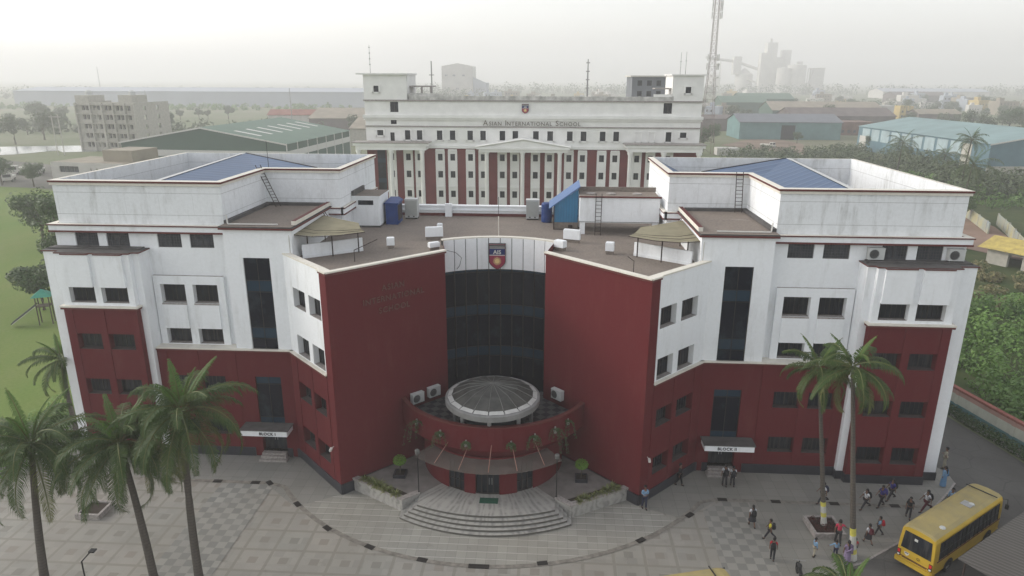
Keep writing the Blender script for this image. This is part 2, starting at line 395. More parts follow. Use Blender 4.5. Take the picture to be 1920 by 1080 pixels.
    # stepped cornice at the inner, rear part of the block
    for (z0,z1,d,mm) in ((16.62,16.72,.3,RT),(16.72,17.1,.26,WH),(17.1,17.19,.32,RT)):
        mb.box(12.65-d+.05,18.5,3.0-d,3.0,z0,z1,mm,CR if z1>17.15 else None); mb.box(12.6-d,12.6,3.0-d,13.4,z0,z1,mm,CR if z1>17.15 else None)
    # outer side wall and back wall
    mb.poly([(30.7,RY,0),(30.7,13.5,0),(30.7,13.5,17.1),(30.7,RY,17.1)],WH)
    mb.poly([(30.7,13.5,0),(0,13.5,0),(0,13.5,15),(30.7,13.5,15)],WH)
    # end bay --------------------------------------------------------------
    by=-6.25
    Q0=(24.58,by);Q1=(29.78,by); bw=[(.5,2.32),(2.85,4.6)]
    mb.wall(Q0,Q1,.62,11.62,[(a,b,z0,z1) for a,b in bw for z0,z1 in ((8.57,9.72),(5.1,6.28),(1.52,2.8))],.55,RD,RD,SD)
    for ua,ub in ((.0,.47),(2.34,2.83),(4.62,5.2)): mb.obox(Q0,Q1,ua,ub,0,.04,.66,11.5,RD)
    mb.poly([(24.58,-5.6,.6),(24.58,by,.6),(24.58,by,11.62),(24.58,-5.6,11.62)],RD)
    mb.poly([(29.78,by,.6),(29.78,-5.6,.6),(29.78,-5.6,11.62),(29.78,by,11.62)],RD)
    mb.box(24.5,29.86,by-.08,-5.5,0,.62,PL)
    mb.box(24.44,29.92,by-.16,-5.6,11.52,11.66,RT); mb.box(24.4,29.96,by-.18,-5.6,11.664,11.78,CR)
    # white upper part of the bay with deep windows and hanging panels
    mb.wall((24.62,by+.08),(29.74,by+.08),11.78,15.46,[(.44,2.3,11.98,13.16),(2.78,4.6,11.98,13.16)],.5,WH,WH,SI)
    mb.poly([(24.62,-5.4,11.7),(24.62,by+.08,11.7),(24.62,by+.08,15.46),(24.62,-5.6,15.46)],WH)
    mb.poly([(29.74,by+.08,11.7),(29.74,-5.6,11.7),(29.74,-5.6,15.46),(29.74,by+.08,15.46)],WH)
    for a,b in ((25.04,26.94),(27.38,29.24)): mb.box(a,b,by-.1,by+.08,13.14,15.42,WH); mb.box(a-.02,b+.02,by-.16,by+.1,15.42,15.5,RT,MM)
    # white legs either side (inner leg and outer corner)
    mb.box(24.12,24.64,-5.8,RY,.62,15.46,WH); mb.box(24.07,24.68,-5.86,RY,0,.62,PL)
    mb.box(29.7,31.0,-5.6,13.4,.62,15.46,WH); mb.box(29.7,31.06,-5.66,13.45,0,.62,PL)
    # bay roof
    mb.prism([(24.02,-5.9),(24.55,-5.9),(24.55,by+.02),(29.82,by+.02),(29.82,-5.7),(31.08,-5.7),(31.08,13.4),(30.7,13.4),(30.7,RY),(24.05,RY)],15.46,15.54,RT,MM)
    mb.prism([(24.4,-5.2),(30.9,-5.2),(30.9,RY),(24.4,RY)],15.544,15.62,MM)
    wall_o=mb.build('wall',wm,SB)
    # windows as parts of the building
    for a,b in wc:
        for z0,z1 in ((12.03,13.4),(8.56,10.0)): window(SB,A,B,a,b,z0,z1,.45,sx)
    for h in hr: window(SB,Pr0,Pr1,*h,.5,sx)
    for a,b in rw:
        for z0,z1 in ((5.15,6.36),(1.72,2.9)): window(SB,P0,P1,a,b,z0,z1,.42,sx)
    for a,b in ww:
        for z0,z1 in ((11.62,12.98),(8.56,9.74)): window(SB,W0,W1,a,b,z0,z1,.26,sx)
    for a,b in gl: window(SB,W0,W1,a,b,15.6,16.58,.14,sx,'grille')
    for a,b in bw:
        for z0,z1 in ((8.57,9.72),(5.1,6.28),(1.52,2.8)): window(SB,Q0,Q1,a,b,z0,z1,.5,sx)
    for a,b in ((.44,2.3),(2.78,4.6)): window(SB,(24.62,by+.08),(29.74,by+.08),a,b,11.98,13.16,.45,sx)
    tall_window(SB,T0,T1,tw[0],tw[1],ZS+.1,15.15,sx); tall_window(SB,P0,P1,1.28,3.16,2.62,6.4,sx)
    # entrance door under the canopy
    d=MB(sx); d.obox(P0,P1,1.32,3.1,-.42,-.38,.46,2.48); d.obox(P0,P1,2.18,2.24,-.38,-.34,.46,2.48); dd=d.build('door',M['glass'],SB)
    h=MB(sx); h.obox(P0,P1,2.28,2.31,-.34,-.3,1.2,1.7); h.obox(P0,P1,2.1,2.13,-.34,-.3,1.2,1.7); h.build('handle',M['steel'],dd)
    # entrance canopy slab
    c=MB(sx); c.prism([(14.68,-6.75),(18.05,-6.75),(18.05,-5.6),(14.68,-5.6)],2.36,2.78,0,1)
    c.box(14.6,18.13,-6.8,-5.58,2.784,2.86,1); cn=c.build('entrance_canopy',[M['white'],M['membrane']],SB)
    # steps
    s=MB(sx); s.box(15.15,17.2,-6.25,-5.58,0,.16,0); s.box(15.25,17.12,-6.0,-5.58,.164,.32,0); s.box(15.3,17.1,-5.8,-5.0,.324,.45,0); s.build('entrance_steps',M['sill'],SB)
    # blue metal roof inside the parapet
    ridge=Vector((24.3,12.9,20.22)); V_=Vector((15.2,3.6,18.75)); Rf=Vector((23.6,-4.2,20.0))
    rb=MB(sx)
    a0=(18.9,-4.1,19.25);a1=(18.9,3.3,19.3)
    rb.poly([a0,(23.1,-4.1,20.05),(24.3,12.9,20.25),(16.0,7.8,19.62),(15.4,3.4,19.35),a1])
    rb.build('metal_roof',None or bpy.data.materials.get('blue_roof') or bluemetal('blue_roof',(.05,.095,.185),(.12,.17,.25),(.45,-.55,0),.62),SB)
    rc=MB(sx); rc.poly([(23.1,-4.1,20.09),(23.5,-4.1,20.09),(24.6,12.9,20.28),(24.3,12.9,20.29)]); 
    rc.tube([(24.3,12.9,20.24),(16.0,7.8,19.62),(15.4,3.5,19.35)],.07,5,1)
    rc.poly([(23.5,-4.1,20.05),(24.1,-4.1,19.2),(25.5,12.9,19.3),(24.6,12.9,20.24)],1)
    rc.build('roof_ridge_cap',[M['greyplastic'],M['black']],SB)
    # narrow rear roof
    r2=MB(sx); r2.poly([(13.0,12.9,20.05),(13.0,3.35,20.02),(15.2,3.35,18.85),(15.2,12.9,18.95)]); r2.build('metal_roof',bpy.data.materials['blue_roof'],SB)
# ---------------------------------------------------------------- central block
def arc(cx,cy,r,a0,a1,n): return [(cx+r*math.cos(R(a0+(a1-a0)*i/n)),cy+r*math.sin(R(a0+(a1-a0)*i/n))) for i in range(n+1)]
acy=1.14-7.35; half=math.degrees(math.asin(4.2/7.35))
ap=arc(0,acy,7.35,90+half,90-half,10)      # left to right, concave front
mb=MB()
# glass apse and white panel band
for i in range(10):
    a,b=ap[i],ap[i+1]
    mb.poly([(a[0],a[1],.8),(b[0],b[1],.8),(b[0],b[1],12.95),(a[0],a[1],12.95)],0)
mb.build('glass_front',[M['tall']],SB)
mb=MB()
for i in range(11):
    a=ap[i]; mb.box(a[0]-.045,a[0]+.045,a[1]-.07,a[1]+.02,4.2,12.95,0)
for z in (5.8,6.63,9.25,10.08,12.7):
    for i in range(10): mb.obox(ap[i],ap[i+1],.05,.8,-.02,.04,z-.02,z+.02,0)
mb.build('mullion_frame',M['bronze'],SB)
for i in range(10):
    p=MB(); Lp=math.hypot(ap[i+1][0]-ap[i][0],ap[i+1][1]-ap[i][1])
    p.obox(ap[i],ap[i+1],.035,Lp-.035,-.2,.12,12.95,15.36); p.build('cladding_panel',M['white'],SB)
mb=MB()
for i in range(10):
    Lp=math.hypot(ap[i+1][0]-ap[i][0],ap[i+1][1]-ap[i][1])
    mb.obox(ap[i],ap[i+1],0,Lp+.01,-.3,.09,15.364,15.46,0); mb.obox(ap[i],ap[i+1],0,Lp,-.26,.02,12.96,15.36,1)
mb.build('band_coping',[M['cream'],M['black']],SB)
mb=MB(); ring=[(x,y) for x,y in ap]
roofpoly=[(-9.7,-9.6),(-3.6,-3.6),(-4.15,-.05)]+ap[1:-1]+[(4.15,-.05),(3.6,-3.6),(9.7,-9.6),(13.85,-5.4),(13.9,3.0),(12.6,3.0),(12.55,11.4),(-12.55,11.4),(-12.6,3.0),(-13.9,3.0),(-13.85,-5.4)]
mb.poly([(x,y,15.0) for x,y in roofpoly]); mb.build('flat_roof',M['roof'],SB)
mb=MB()
mb.box(-12.5,12.5,11.3,11.6,15.0,15.25,1); mb.box(-12.5,12.5,11.36,11.7,15.25,15.85,0); mb.box(-12.5,12.5,11.26,11.8,15.854,15.96,0)
mb.box(-12.5,12.5,11.22,11.34,15.5,15.56,0)
for x in (-5.4,6.5): mb.box(x-.3,x+.3,10.9,11.25,15.0,16.15,0)
mb.build('rear_parapet',[M['white'],M['redtrim']],SB)
# ---------------------------------------------------------------- terrace drum over the entrance
dc=(0,-3.9); 
tp=arc(0,-4.2,6.25,180+20,360-20,28)
pcx,pcy=0.15,-3.35; PR=7.0
pa=arc(0,-3.42,7.0,180+24.5,360-24.5,32)
mb=MB()
LO=[(x*.80,-3.42+(y+3.42)*.985) for x,y in pa]
for i in range(32):
    a,b=pa[i],pa[i+1]
    mb.obox(a,b,0,math.hypot(b[0]-a[0],b[1]-a[1])+.004,-.22,0,3.9,5.56,0)
    mb.obox(a,b,0,math.hypot(b[0]-a[0],b[1]-a[1])+.004,-.26,.05,5.56,5.64,1)
    mb.poly([(a[0]*.86,(a[1]+3.42)*.96-3.42,3.3),(b[0]*.86,(b[1]+3.42)*.96-3.42,3.3),(b[0],b[1],3.9),(a[0],a[1],3.9)],0)
mb.build('terrace_parapet',[M['red'],M['redtrim']],SB)
mb=MB()
en=arc(0,-5.55,4.95,180+8,360-8,36)
holes_i={5:0}
def at_ang(x): return
for i in range(36):
    a,b=en[i],en[i+1]; xm=(a[0]+b[0])/2
    if -2.75<xm<-1.55 or -.62<xm<.95 or 1.75<xm<3.0:
        mb.poly([(a[0],a[1],2.95),(b[0],b[1],2.95),(b[0],b[1],3.5),(a[0],a[1],3.5)],0)
    else: mb.poly([(a[0],a[1],.75),(b[0],b[1],.75),(b[0],b[1],3.5),(a[0],a[1],3.5)],0)
mb.build('entrance_wall',[M['red']],SB)
for lo,hi,nm in ((-2.75,-1.55,'window'),(-.62,.95,'door'),(1.75,3.0,'window')):
    fr=MB();pn=MB(); k=0
    seg=[i for i in range(36) if lo<(en[i][0]+en[i+1][0])/2<hi]
    for i in seg:
        a,b=en[i],en[i+1];Ls=math.hypot(b[0]-a[0],b[1]-a[1])
        fr.obox(a,b,0,Ls,-.16,-.08,2.85,2.95); fr.obox(a,b,0,Ls,-.16,-.08,.76,.84)
        if nm=='window': fr.obox(a,b,0,Ls,-.16,-.08,1.5,1.56)
        fr.obox(a,b,-.035,.035,-.16,-.06,.84,2.85)
        pn.poly([(a[0],a[1]+.14,.8),(b[0],b[1]+.14,.8),(b[0],b[1]+.14,2.9),(a[0],a[1]+.14,2.9)])
    i=seg[-1]+1; a,b=en[i-1],en[i];Ls=math.hypot(b[0]-a[0],b[1]-a[1]); fr.obox(a,b,Ls-.035,Ls+.035,-.16,-.06,.84,2.85)
    f=fr.build(nm,M['bronze'],SB); pn.build('pane',M['glass'],f)
    if nm=='door':
        h=MB(); h.tube([(.12,-10.45,1.5),(.12,-10.45,2.0)],.02,6); h.tube([(.3,-10.45,1.5),(.3,-10.45,2.0)],.02,6); h.build('handle',M['steel'],f)
# terrace floor with diamond checker tiles
def checkmat():
    g=NG('black_and_grey_terrace_tiles'); co=g.co(); mp=g.n('Mapping'); mp.inputs['Rotation'].default_value=(0,0,R(45)); g.l(co,mp.inputs[0])
    ch=g.n('TexChecker'); ch.inputs['Scale'].default_value=1.9; ch.inputs['Color1'].default_value=(.02,.02,.024,1); ch.inputs['Color2'].default_value=(.085,.085,.085,1); g.l(mp.outputs[0],ch.inputs['Vector'])
    return g.out(ch.outputs['Color'],.5,.4)
mb=MB(); mb.poly([(x*.97,-3.42+(y+3.42)*.97,4.55) for x,y in pa]+[(4.3,-3.9,4.55),(3.6,-2.6,4.55),(1.5,-3.4,4.55),(-1.5,-3.4,4.55),(-3.6,-2.6,4.55),(-4.3,-3.9,4.55)]); mb.build('terrace_floor',checkmat(),SB)
# shallow glazed dome on columns
DM=[plain('dull_steel_rib',(.17,.17,.16),.5,.1),plain('weathered_grey_fibreglass',(.085,.085,.078),.5,.25,1.5),plain('dull_white_skylight_strip',(.50,.50,.48),.6,.1,3),M['black']]
dz=6.52; dx0,dy0=.12,-7.55; Rr=3.18
mb=MB()
mb.lathe(dx0,dy0,[(Rr-.3,dz-.38),(Rr,dz-.38),(Rr,dz-.02),(Rr-.12,dz+.04),(Rr-.5,dz+.04),(Rr-.5,dz-.38),(Rr-.3,dz-.38)],72,0)
M['ring']=plain('weathered_grey_ring',(.24,.24,.235),.7,.15,1.5); rim=mb.build('dome_ring',M['ring'],SB)
mb=MB(); mb.lathe(dx0,dy0,[(2.3,4.56),(2.3,dz-.3)],40,0); mb.build('dome_drum',M['glass'],SB)
mb=MB()
apex=(dx0,dy0,dz+.95); n=18; r1=Rr-.44; r2=Rr-.15
for k in range(n):
    t0,t1=2*math.pi*k/n+.17,2*math.pi*(k+1)/n+.17
    q=lambda r,t,z:(dx0+r*math.cos(t),dy0+r*math.sin(t),z)
    for ra,za,rb_,zb in ((r1,dz+.16,r1*.62,dz+.62),(r1*.62,dz+.62,.16,dz+.86)):
        mb.poly([q(ra,t0,za),q(ra,t1,za),q(rb_,t1,zb),q(rb_,t0,zb)],1)
    mb.poly([q(r2,t0+.012,dz+.06),q(r2,t1-.012,dz+.06),q(r1,t1-.012,dz+.165),q(r1,t0+.012,dz+.165)],2)
    mb.tube([q(r1,t0,dz+.18),q(r1*.62,t0,dz+.64),q(.16,t0,dz+.88)],.022,4,0)
mb.lathe(dx0,dy0,[(.17,dz+.86),(.15,dz+.93),(.0,dz+.95)],12,0)
mb.build('dome',DM,SB)
for k in range(8):
    t=R(-90+45*k); x=dx0+2.6*math.cos(t); y=dy0+2.6*math.sin(t)
    if y>-4.8: continue
    mb=MB(); mb.lathe(x,y,[(.13,4.56),(.13,dz-.5)],12); mb.build('dome_column',M['steel'],SB,True)
# glass canopy on tie rods
g=NG('tinted_canopy_glass'); fcan=g.noise(g.co(),2.5,5); g.b.inputs['Alpha'].default_value=.62; M['canopy']=g.out(g.mix(g.ramp(fcan,.3,.7),(.10,.085,.075),(.16,.14,.125)),.25,.5)
inner=arc(0,-5.55,4.98,180+40,360-40,16); ch=4.85
fx=[-4.85+9.7*i/16 for i in range(17)]; outer=[(x,-10.1-1.98*(1-(x/4.85)**2)**.9) for x in fx]
mb=MB()
for i in range(16):
    a,b=outer[i],outer[i+1];c,d=inner[i+1],inner[i]
    mb.poly([(a[0],a[1],3.28),(b[0],b[1],3.28),(c[0],c[1],3.4),(d[0],d[1],3.4)]); mb.poly([(a[0],a[1],3.25),(d[0],d[1],3.37),(c[0],c[1],3.37),(b[0],b[1],3.25)])
    mb.poly([(a[0],a[1],3.25),(b[0],b[1],3.25),(b[0],b[1],3.28),(a[0],a[1],3.28)])
cg=mb.build('glass_canopy',M['canopy'],SB)
for x,x2,yt,zt in ((-3.35,-2.5,-9.75,4.35),(-1.7,-1.25,-10.2,4.15),(0.2,.28,-10.35,4.4),(2.0,1.6,-10.15,4.2),(3.7,3.0,-9.65,4.4)):
    mb=MB(); yo=-10.1-1.98*(1-(x/4.85)**2)**.9+.15; mb.tube([(x,yo,3.32),(x2,yt+.0,zt)],.022,6); mb.build('tie_rod',plain('salmon_rod',(.35,.18,.14),.5) if 'salmon_rod' not in bpy.data.materials else bpy.data.materials['salmon_rod'],SB)
# ================================================================ lettering
def text_mesh(s,size,ext=.02,align='CENTER',bold=0.0,space=1.0,name='lettering'):
    cu=bpy.data.curves.new(name,'FONT'); cu.body=s; cu.size=size; cu.extrude=ext; cu.align_x=align; cu.offset=bold; cu.space_character=space; cu.resolution_u=3
    o=bpy.data.objects.new('tmp',cu); C.collection.objects.link(o)
    bpy.context.view_layer.update()
    me=bpy.data.meshes.new_from_object(o.evaluated_get(bpy.context.evaluated_depsgraph_get()))
    bpy.data.objects.remove(o); bpy.data.curves.remove(cu); me.name=name
    return me
def put_text(s,size,loc,ux,mat_,name='lettering',parent=None,**k):
    me=text_mesh(s,size,name=name,**k); me.materials.clear(); me.materials.append(mat_)
    o=bpy.data.objects.new(name,me); C.collection.objects.link(o)
    u=Vector((ux[0],ux[1],0)).normalized(); n=Vector((u.y,-u.x,0)); m=Matrix((u,Vector((0,0,1)),n)).transposed().to_4x4(); m.translation=Vector(loc)
    o.matrix_world=m
    if parent: o.parent=parent
    return o
M['ink']=plain('dark_sign_letters',(.04,.04,.045),.6,.05)
uL=(6.31,6.14); nL=(.697,-.717)
def onred(t,z,off=.05):   # t metres from the outer edge of the left red wall
    l=math.hypot(*uL); return (-9.8+uL[0]/l*t+nL[0]*off,-9.85+uL[1]/l*t+nL[1]*off,z)
put_text('ASIAN',.56,onred(4.58,13.62),uL,M['gold'],'wall_lettering',SB,space=1.15)
put_text('INTERNATIONAL',.56,onred(4.62,12.88),uL,M['gold'],'wall_lettering',SB,space=1.1)
put_text('SCHOOL',.56,onred(4.6,12.12),uL,M['gold'],'wall_lettering',SB,space=1.1)
put_text('BLOCK I',.30,(-16.1,-6.775,2.47),(1,0),M['ink'],'canopy_lettering',SB,ext=.012,bold=.006,space=1.1)
put_text('BLOCK II',.30,(16.2,-6.775,2.47),(1,0),M['ink'],'canopy_lettering',SB,ext=.012,bold=.006,space=1.1)
# shield
def shield(cx,y,z0,z1,wd,parent,name,letters=True):
    H=z1-z0; navy=plain('navy_blue_enamel',(.012,.025,.13),.45,.05) if 'navy_blue_enamel' not in bpy.data.materials else bpy.data.materials['navy_blue_enamel']
    ms=[navy,bpy.data.materials.get('maroon_enamel') or plain('maroon_enamel',(.30,.03,.07),.45,.08),M['pvc'],M['black'],bpy.data.materials.get('sun_yellow') or plain('sun_yellow',(.75,.55,.25),.5,.05),M['steel']]
    def outline(k):
        pts=[(-wd/2*k,H/2*k),(-wd/2*k,-H*.2*k)]
        for i in range(1,7):
            t=i/7; pts.append((-wd/2*k*(1-t**1.5),-H*(.2+.3*(1-(1-t)**1.25)) *k))
        pts.append((0,-H/2*k)); return pts+[(-a,b) for a,b in pts[-2::-1]]
    zc=(z0+z1)/2
    def plate(pts,ya,yb,m):
        n=len(pts); pts=pts if True else pts
        mb.poly([(cx+a,ya,zc+b) for a,b in pts],m)
        for i in range(n):
            a=pts[i];b=pts[(i+1)%n]; mb.poly([(cx+a[0],ya,zc+a[1]),(cx+a[0],yb,zc+a[1]),(cx+b[0],yb,zc+b[1]),(cx+b[0],ya,zc+b[1])],m)
    mb=MB(); plate(outline(1),y-.10,y+.25,3); plate(outline(.95),y-.104,y-.09,1)
    k=wd/2*.93
    mb.box(cx-k,cx+k,y-.112,y-.1,zc+H*.30,zc+H*.46,5); mb.box(cx-k,cx+k,y-.116,y-.1,zc+H*.40,zc+H*.44,3)
    mb.box(cx-k,cx+k,y-.113,y-.1,zc+H*.075,zc+H*.30,0); mb.box(cx-k,cx+k,y-.115,y-.1,zc+H*.04,zc+H*.07,2)
    # sun
    sc=zc-H*.17; r=wd*.155
    ci=[(cx+r*math.cos(t*math.pi/9),y-.125,sc+r*math.sin(t*math.pi/9)) for t in range(18)][::-1]; mb.poly(ci[::-1],4)
    for i in range(18):
        t=i*math.pi/9; a=.16; r1=r*1.12; r2=r*1.75
        mb.poly([(cx+r1*math.cos(t-a),y-.124,sc+r1*math.sin(t-a)),(cx+r1*math.cos(t+a),y-.124,sc+r1*math.sin(t+a)),(cx+r2*math.cos(t+.06),y-.124,sc+r2*math.sin(t+.06))],4)
    o=mb.build(name,ms,parent)
    if letters:
        put_text('AIS',H*.215,(cx,y-.125,zc+H*.105),(1,0),M['pvc'],'emblem_lettering',o,ext=.008,bold=.012)
        put_text('ASIAN INTERNATIONAL SCHOOL',H*.045,(cx,y-.122,zc+H*.33),(1,0),M['ink'],'emblem_lettering',o,ext=.003)
    return o
shield(-.22,.93,12.96,14.98,1.26,SB,'emblem')
# ================================================================ podium, steps, planters
def marble(name='veined_white_marble'):
    g=NG(name); co=g.co(); wv=g.n('TexWave'); wv.inputs['Scale'].default_value=.9; wv.inputs['Distortion'].default_value=9; wv.inputs['Detail'].default_value=4; wv.inputs['Detail Scale'].default_value=1.6
    x,y,z=g.xyz(co); 
    ang=g.m('ARCTAN2',g.m('ADD',y,5.5),x); cell=g.m('FLOOR',g.m('MULTIPLY',ang,7)); 
    g.l(g.comb(g.m('MULTIPLY',ang,6),g.m('ADD',g.m('MULTIPLY',cell,3.7),g.m('MULTIPLY',y,.25)),z),wv.inputs['Vector'])
    f=g.m('MULTIPLY',wv.outputs['Fac'],g.ramp(g.noise(co,2.2,5),.3,.7))
    return g.out(g.mix(f,(.36,.35,.325),(.185,.18,.17)),.45,.4)
M['marble']=marble(); M['paver']=plain('grey_podium_paving',(.235,.215,.20),.8,.15,1.5); M['soil']=plain('dark_soil',(.05,.038,.03),.95,.2,6)
M['lip']=plain('dark_step_nosing',(.13,.125,.11),.6,.1)
pod=empty('entrance_podium','raised grey podium with five curved marble steps in front of the drum shaped main entrance','steps')
mb=MB(); mb.prism([(-9.25,-9.35),(-5.35,-11.45),(-4.45,-10.7),(4.45,-10.7),(5.35,-11.45),(9.25,-9.15),(4.0,-4.0),(-4.0,-4.0)],0,.75,0); mb.build('podium_floor',M['paver'],pod)
scy=1.4; 
for i in range(5):
    z=.754-.15*i; rr=14.15+.33*i*.86; xe=4.42+.26*i
    # arc through the front of each step
    pts=[]; rad=11.0+.0*i; yb=-12.75-.27*i; cyy=yb+rad
    for k in range(25):
        x=-xe+2*xe*k/24; pts.append((x,cyy-math.sqrt(rad*rad-x*x)))
    back=[(4.45,-10.72),(3.15,-9.3),(-3.15,-9.3),(-4.45,-10.72)] if i==0 else [(xe,-10.5),(-xe,-10.5)]
    m2=MB(); m2.prism([p for p in pts]+back,max(0,z-.15),z-.03,1,0); m2.prism([(p[0],p[1]-.02) for p in pts]+back,z-.03,z,1,0)
    m2.build('curved_step',[M['marble'],M['lip']],pod)
# landing with radial marble
for sx in (1,-1):
    pl=empty('planter_wall','marble faced low planter wall to the %s of the curved entrance steps'%('right' if sx>0 else 'left'),'planter')
    y0=-9.25; m2=MB(sx)
    P=[(9.3,y0-.2+.12),(5.42,-11.62),(4.42,-10.78)]
    m2.obox(P[1],P[0],0,math.hypot(P[0][0]-P[1][0],P[0][1]-P[1][1]),-.34,0,0,.86,0); m2.obox(P[1],P[0],-.03,4.6,-.37,.04,.86,.94,1)
    m2.obox(P[2],P[1],0,1.32,-.32,0,0,.86,0) if sx>0 else m2.obox(P[2],P[1],0,1.32,-.32,0,0,.86,0)
    m2.obox(P[2],P[1],-.02,1.33,-.36,.04,.864,.944,1)
    m2.build('wall',[M['marble'],M['sill']],pl)
    m2=MB(sx); m2.obox(P[1],P[0],.3,4.3,-.85,-.34,.7,.80,0); m2.build('soil',M['soil'],pl)
mat_=MB(); mat_.box(-.45,.75,-11.45,-10.85,.758,.775,0); o=mat_.build('door_mat',plain('green_mat',(.015,.09,.055),.9,.2,20)); tag(o,'small green door mat on the marble landing at the main entrance','mat')
# ================================================================ things on the facade and roof
def ac_unit(name,label,group=None,sz=(.95,.34,.78)):
    t=empty(name,label,'air conditioner',group=group); a,b,c=sz
    m=MB(); m.box(-a/2,a/2,-b/2,b/2,.06,c,0); m.box(-a/2-.01,a/2+.01,-b/2-.01,b/2+.01,c-.05,c+.01,0); m.box(-a/2+.08,-a/2+.14,-b/2,b/2,0,.06,1);m.box(a/2-.14,a/2-.08,-b/2,b/2,0,.06,1)
    m.build('casing',[M['greyplastic'],M['black']],t)
    m=MB(); cx=-.16
    for r in (.28,.22,.16,.1,.045):
        pts=[(cx+r*math.cos(k*math.pi/8),-b/2-.03,.42+r*math.sin(k*math.pi/8)) for k in range(17)]; m.tube(pts,.009,4,0,False)
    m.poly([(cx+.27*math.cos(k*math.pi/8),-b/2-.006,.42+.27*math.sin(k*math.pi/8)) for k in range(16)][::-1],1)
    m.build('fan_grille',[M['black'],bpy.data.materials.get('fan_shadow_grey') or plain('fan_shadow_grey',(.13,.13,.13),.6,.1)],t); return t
acp=ac_unit('air_conditioner','white split air conditioner on the red wall left of the dome, nearer the glass')
def place(o,loc,rz,label=None,sc=1):
    o.location=loc;o.rotation_euler=(0,0,rz);o.scale=(sc,)*3
    if label:o['label']=label
    return o
aL=math.atan2(6.14,6.31); aR=-aL
place(acp,(-4.35,-4.9,5.0),aL)
copy_thing(acp,'white air conditioner left of the dome, partly hidden by the red terrace parapet',(-5.35,-5.9,4.95),aL)
copy_thing(acp,'white split air conditioner on the red wall to the right of the dome',(4.5,-5.05,5.1),aR)
copy_thing(acp,'air conditioner on the right wing, left of the third grille window',(24.95,RY-.22,15.62),0,1.05)
copy_thing(acp,'air conditioner outdoor unit at the right end of the right wing under the cornice',(30.0,RY-.22,15.62),0,1.05)
# roof service room (left)
def simple(name,label,cat,mb,mats,group=None,off=None):
    o=mb.build(name,mats); return tag(o,label,cat,group)
sr=empty('roof_room','small white roof room with a slot window beside the blue cabinet','roof room')
m=MB(); m.wall((-12.6,5.9),(-10.38,5.9),15.0,17.5,[(.45,1.75,16.85,17.25)],.2,0); m.poly([(-10.38,5.9,15),(-10.38,9.2,15),(-10.38,9.2,17.5),(-10.38,5.9,17.5)],0); m.prism([(-12.62,5.8),(-10.28,5.8),(-10.28,9.3),(-12.62,9.3)],17.5,17.62,0,1); m.box(-12.6,-12.4,5.8,9.2,17.62,18.0,2)
m.box(-12.6,-10.34,5.84,9.2,15.0,15.14,2); m.build('wall',[M['white'],M['roof'],M['membrane']],sr)
m=MB(); m.box(-12.15,-10.85,6.02,6.06,16.85,17.25,0); m.build('window',M['glass'],sr)
bc=empty('blue_cabinet','tall navy blue sheet metal cabinet with sloped top on the left side of the roof','cabinet')
navyP=plain('navy_blue_paint',(.018,.05,.19),.5,.12)
m=MB(); m.poly([(-10.15,7.1,15),(-9.15,7.1,15),(-9.15,7.1,16.75),(-10.15,7.1,16.75)]); m.poly([(-9.15,7.1,15),(-9.15,9.0,15),(-9.15,9.0,16.75),(-9.15,7.1,16.75)]); m.poly([(-10.15,9.0,15),(-10.15,7.1,15),(-10.15,7.1,16.75),(-10.15,9.0,16.75)]); m.build('casing',navyP,bc)
m=MB(); m.prism([(-10.25,6.98),(-9.05,6.98),(-9.05,9.1),(-10.25,9.1)],16.75,16.85); m.poly([(-10.25,6.98,16.85),(-9.05,6.98,16.85),(-9.3,8.6,17.15),(-10.0,8.6,17.15)]); m.poly([(-9.05,6.98,16.85),(-9.05,9.1,16.85),(-9.3,8.6,17.15)]); m.build('lid',navyP,bc)
m=MB(); m.box(-9.148,-9.12,7.35,8.75,15.3,16.6); m.build('louvre_panel',M['iron'],bc)
def vrf(label,loc):
    t=empty('cooling_unit',label,'cooling unit','' and None or (0,0,0),group='tall grey cooling units on the roof'); m=MB(); m.box(-.55,.55,-.4,.4,.12,1.72,0); m.box(-.57,.57,-.42,.42,1.68,1.76,0); m.box(-.5,-.35,-.38,.38,0,.12,1); m.box(.35,.5,-.38,.38,0,.12,1); m.box(-.3,-.15,-.415,-.4,.2,.28,1); m.box(.15,.3,-.415,-.4,.2,.28,1); m.build('casing',[M['greyplastic'],M['black']],t)
    m=MB(); m.box(-.52,.52,-.408,-.4,.3,1.6,0); m.build('front_panel',plain('grey_casing_panel',(.38,.39,.37),.5,.05) if 'grey_casing_panel' not in bpy.data.materials else bpy.data.materials['grey_casing_panel'],t); t.location=loc; return t
vrf('tall pale grey cooling unit next to the navy cabinet on the roof',(-8.5,10.0,15.0))
vrf('tall pale grey cooling unit beside the blue water drum on the roof',(2.15,10.35,15.0))
# blue drum
dr_=MB(); dr_.lathe(3.4,9.2,[(0,15.02),(.45,15.02),(.46,15.5),(.49,15.52),(.46,15.55),(.46,16.1),(.49,16.13),(.46,16.16),(.46,16.55),(.4,16.66),(.3,16.7),(0,16.7)],20); simple('water_drum','round blue plastic water drum left of the blue shed on the roof','water tank',dr_,navyP)
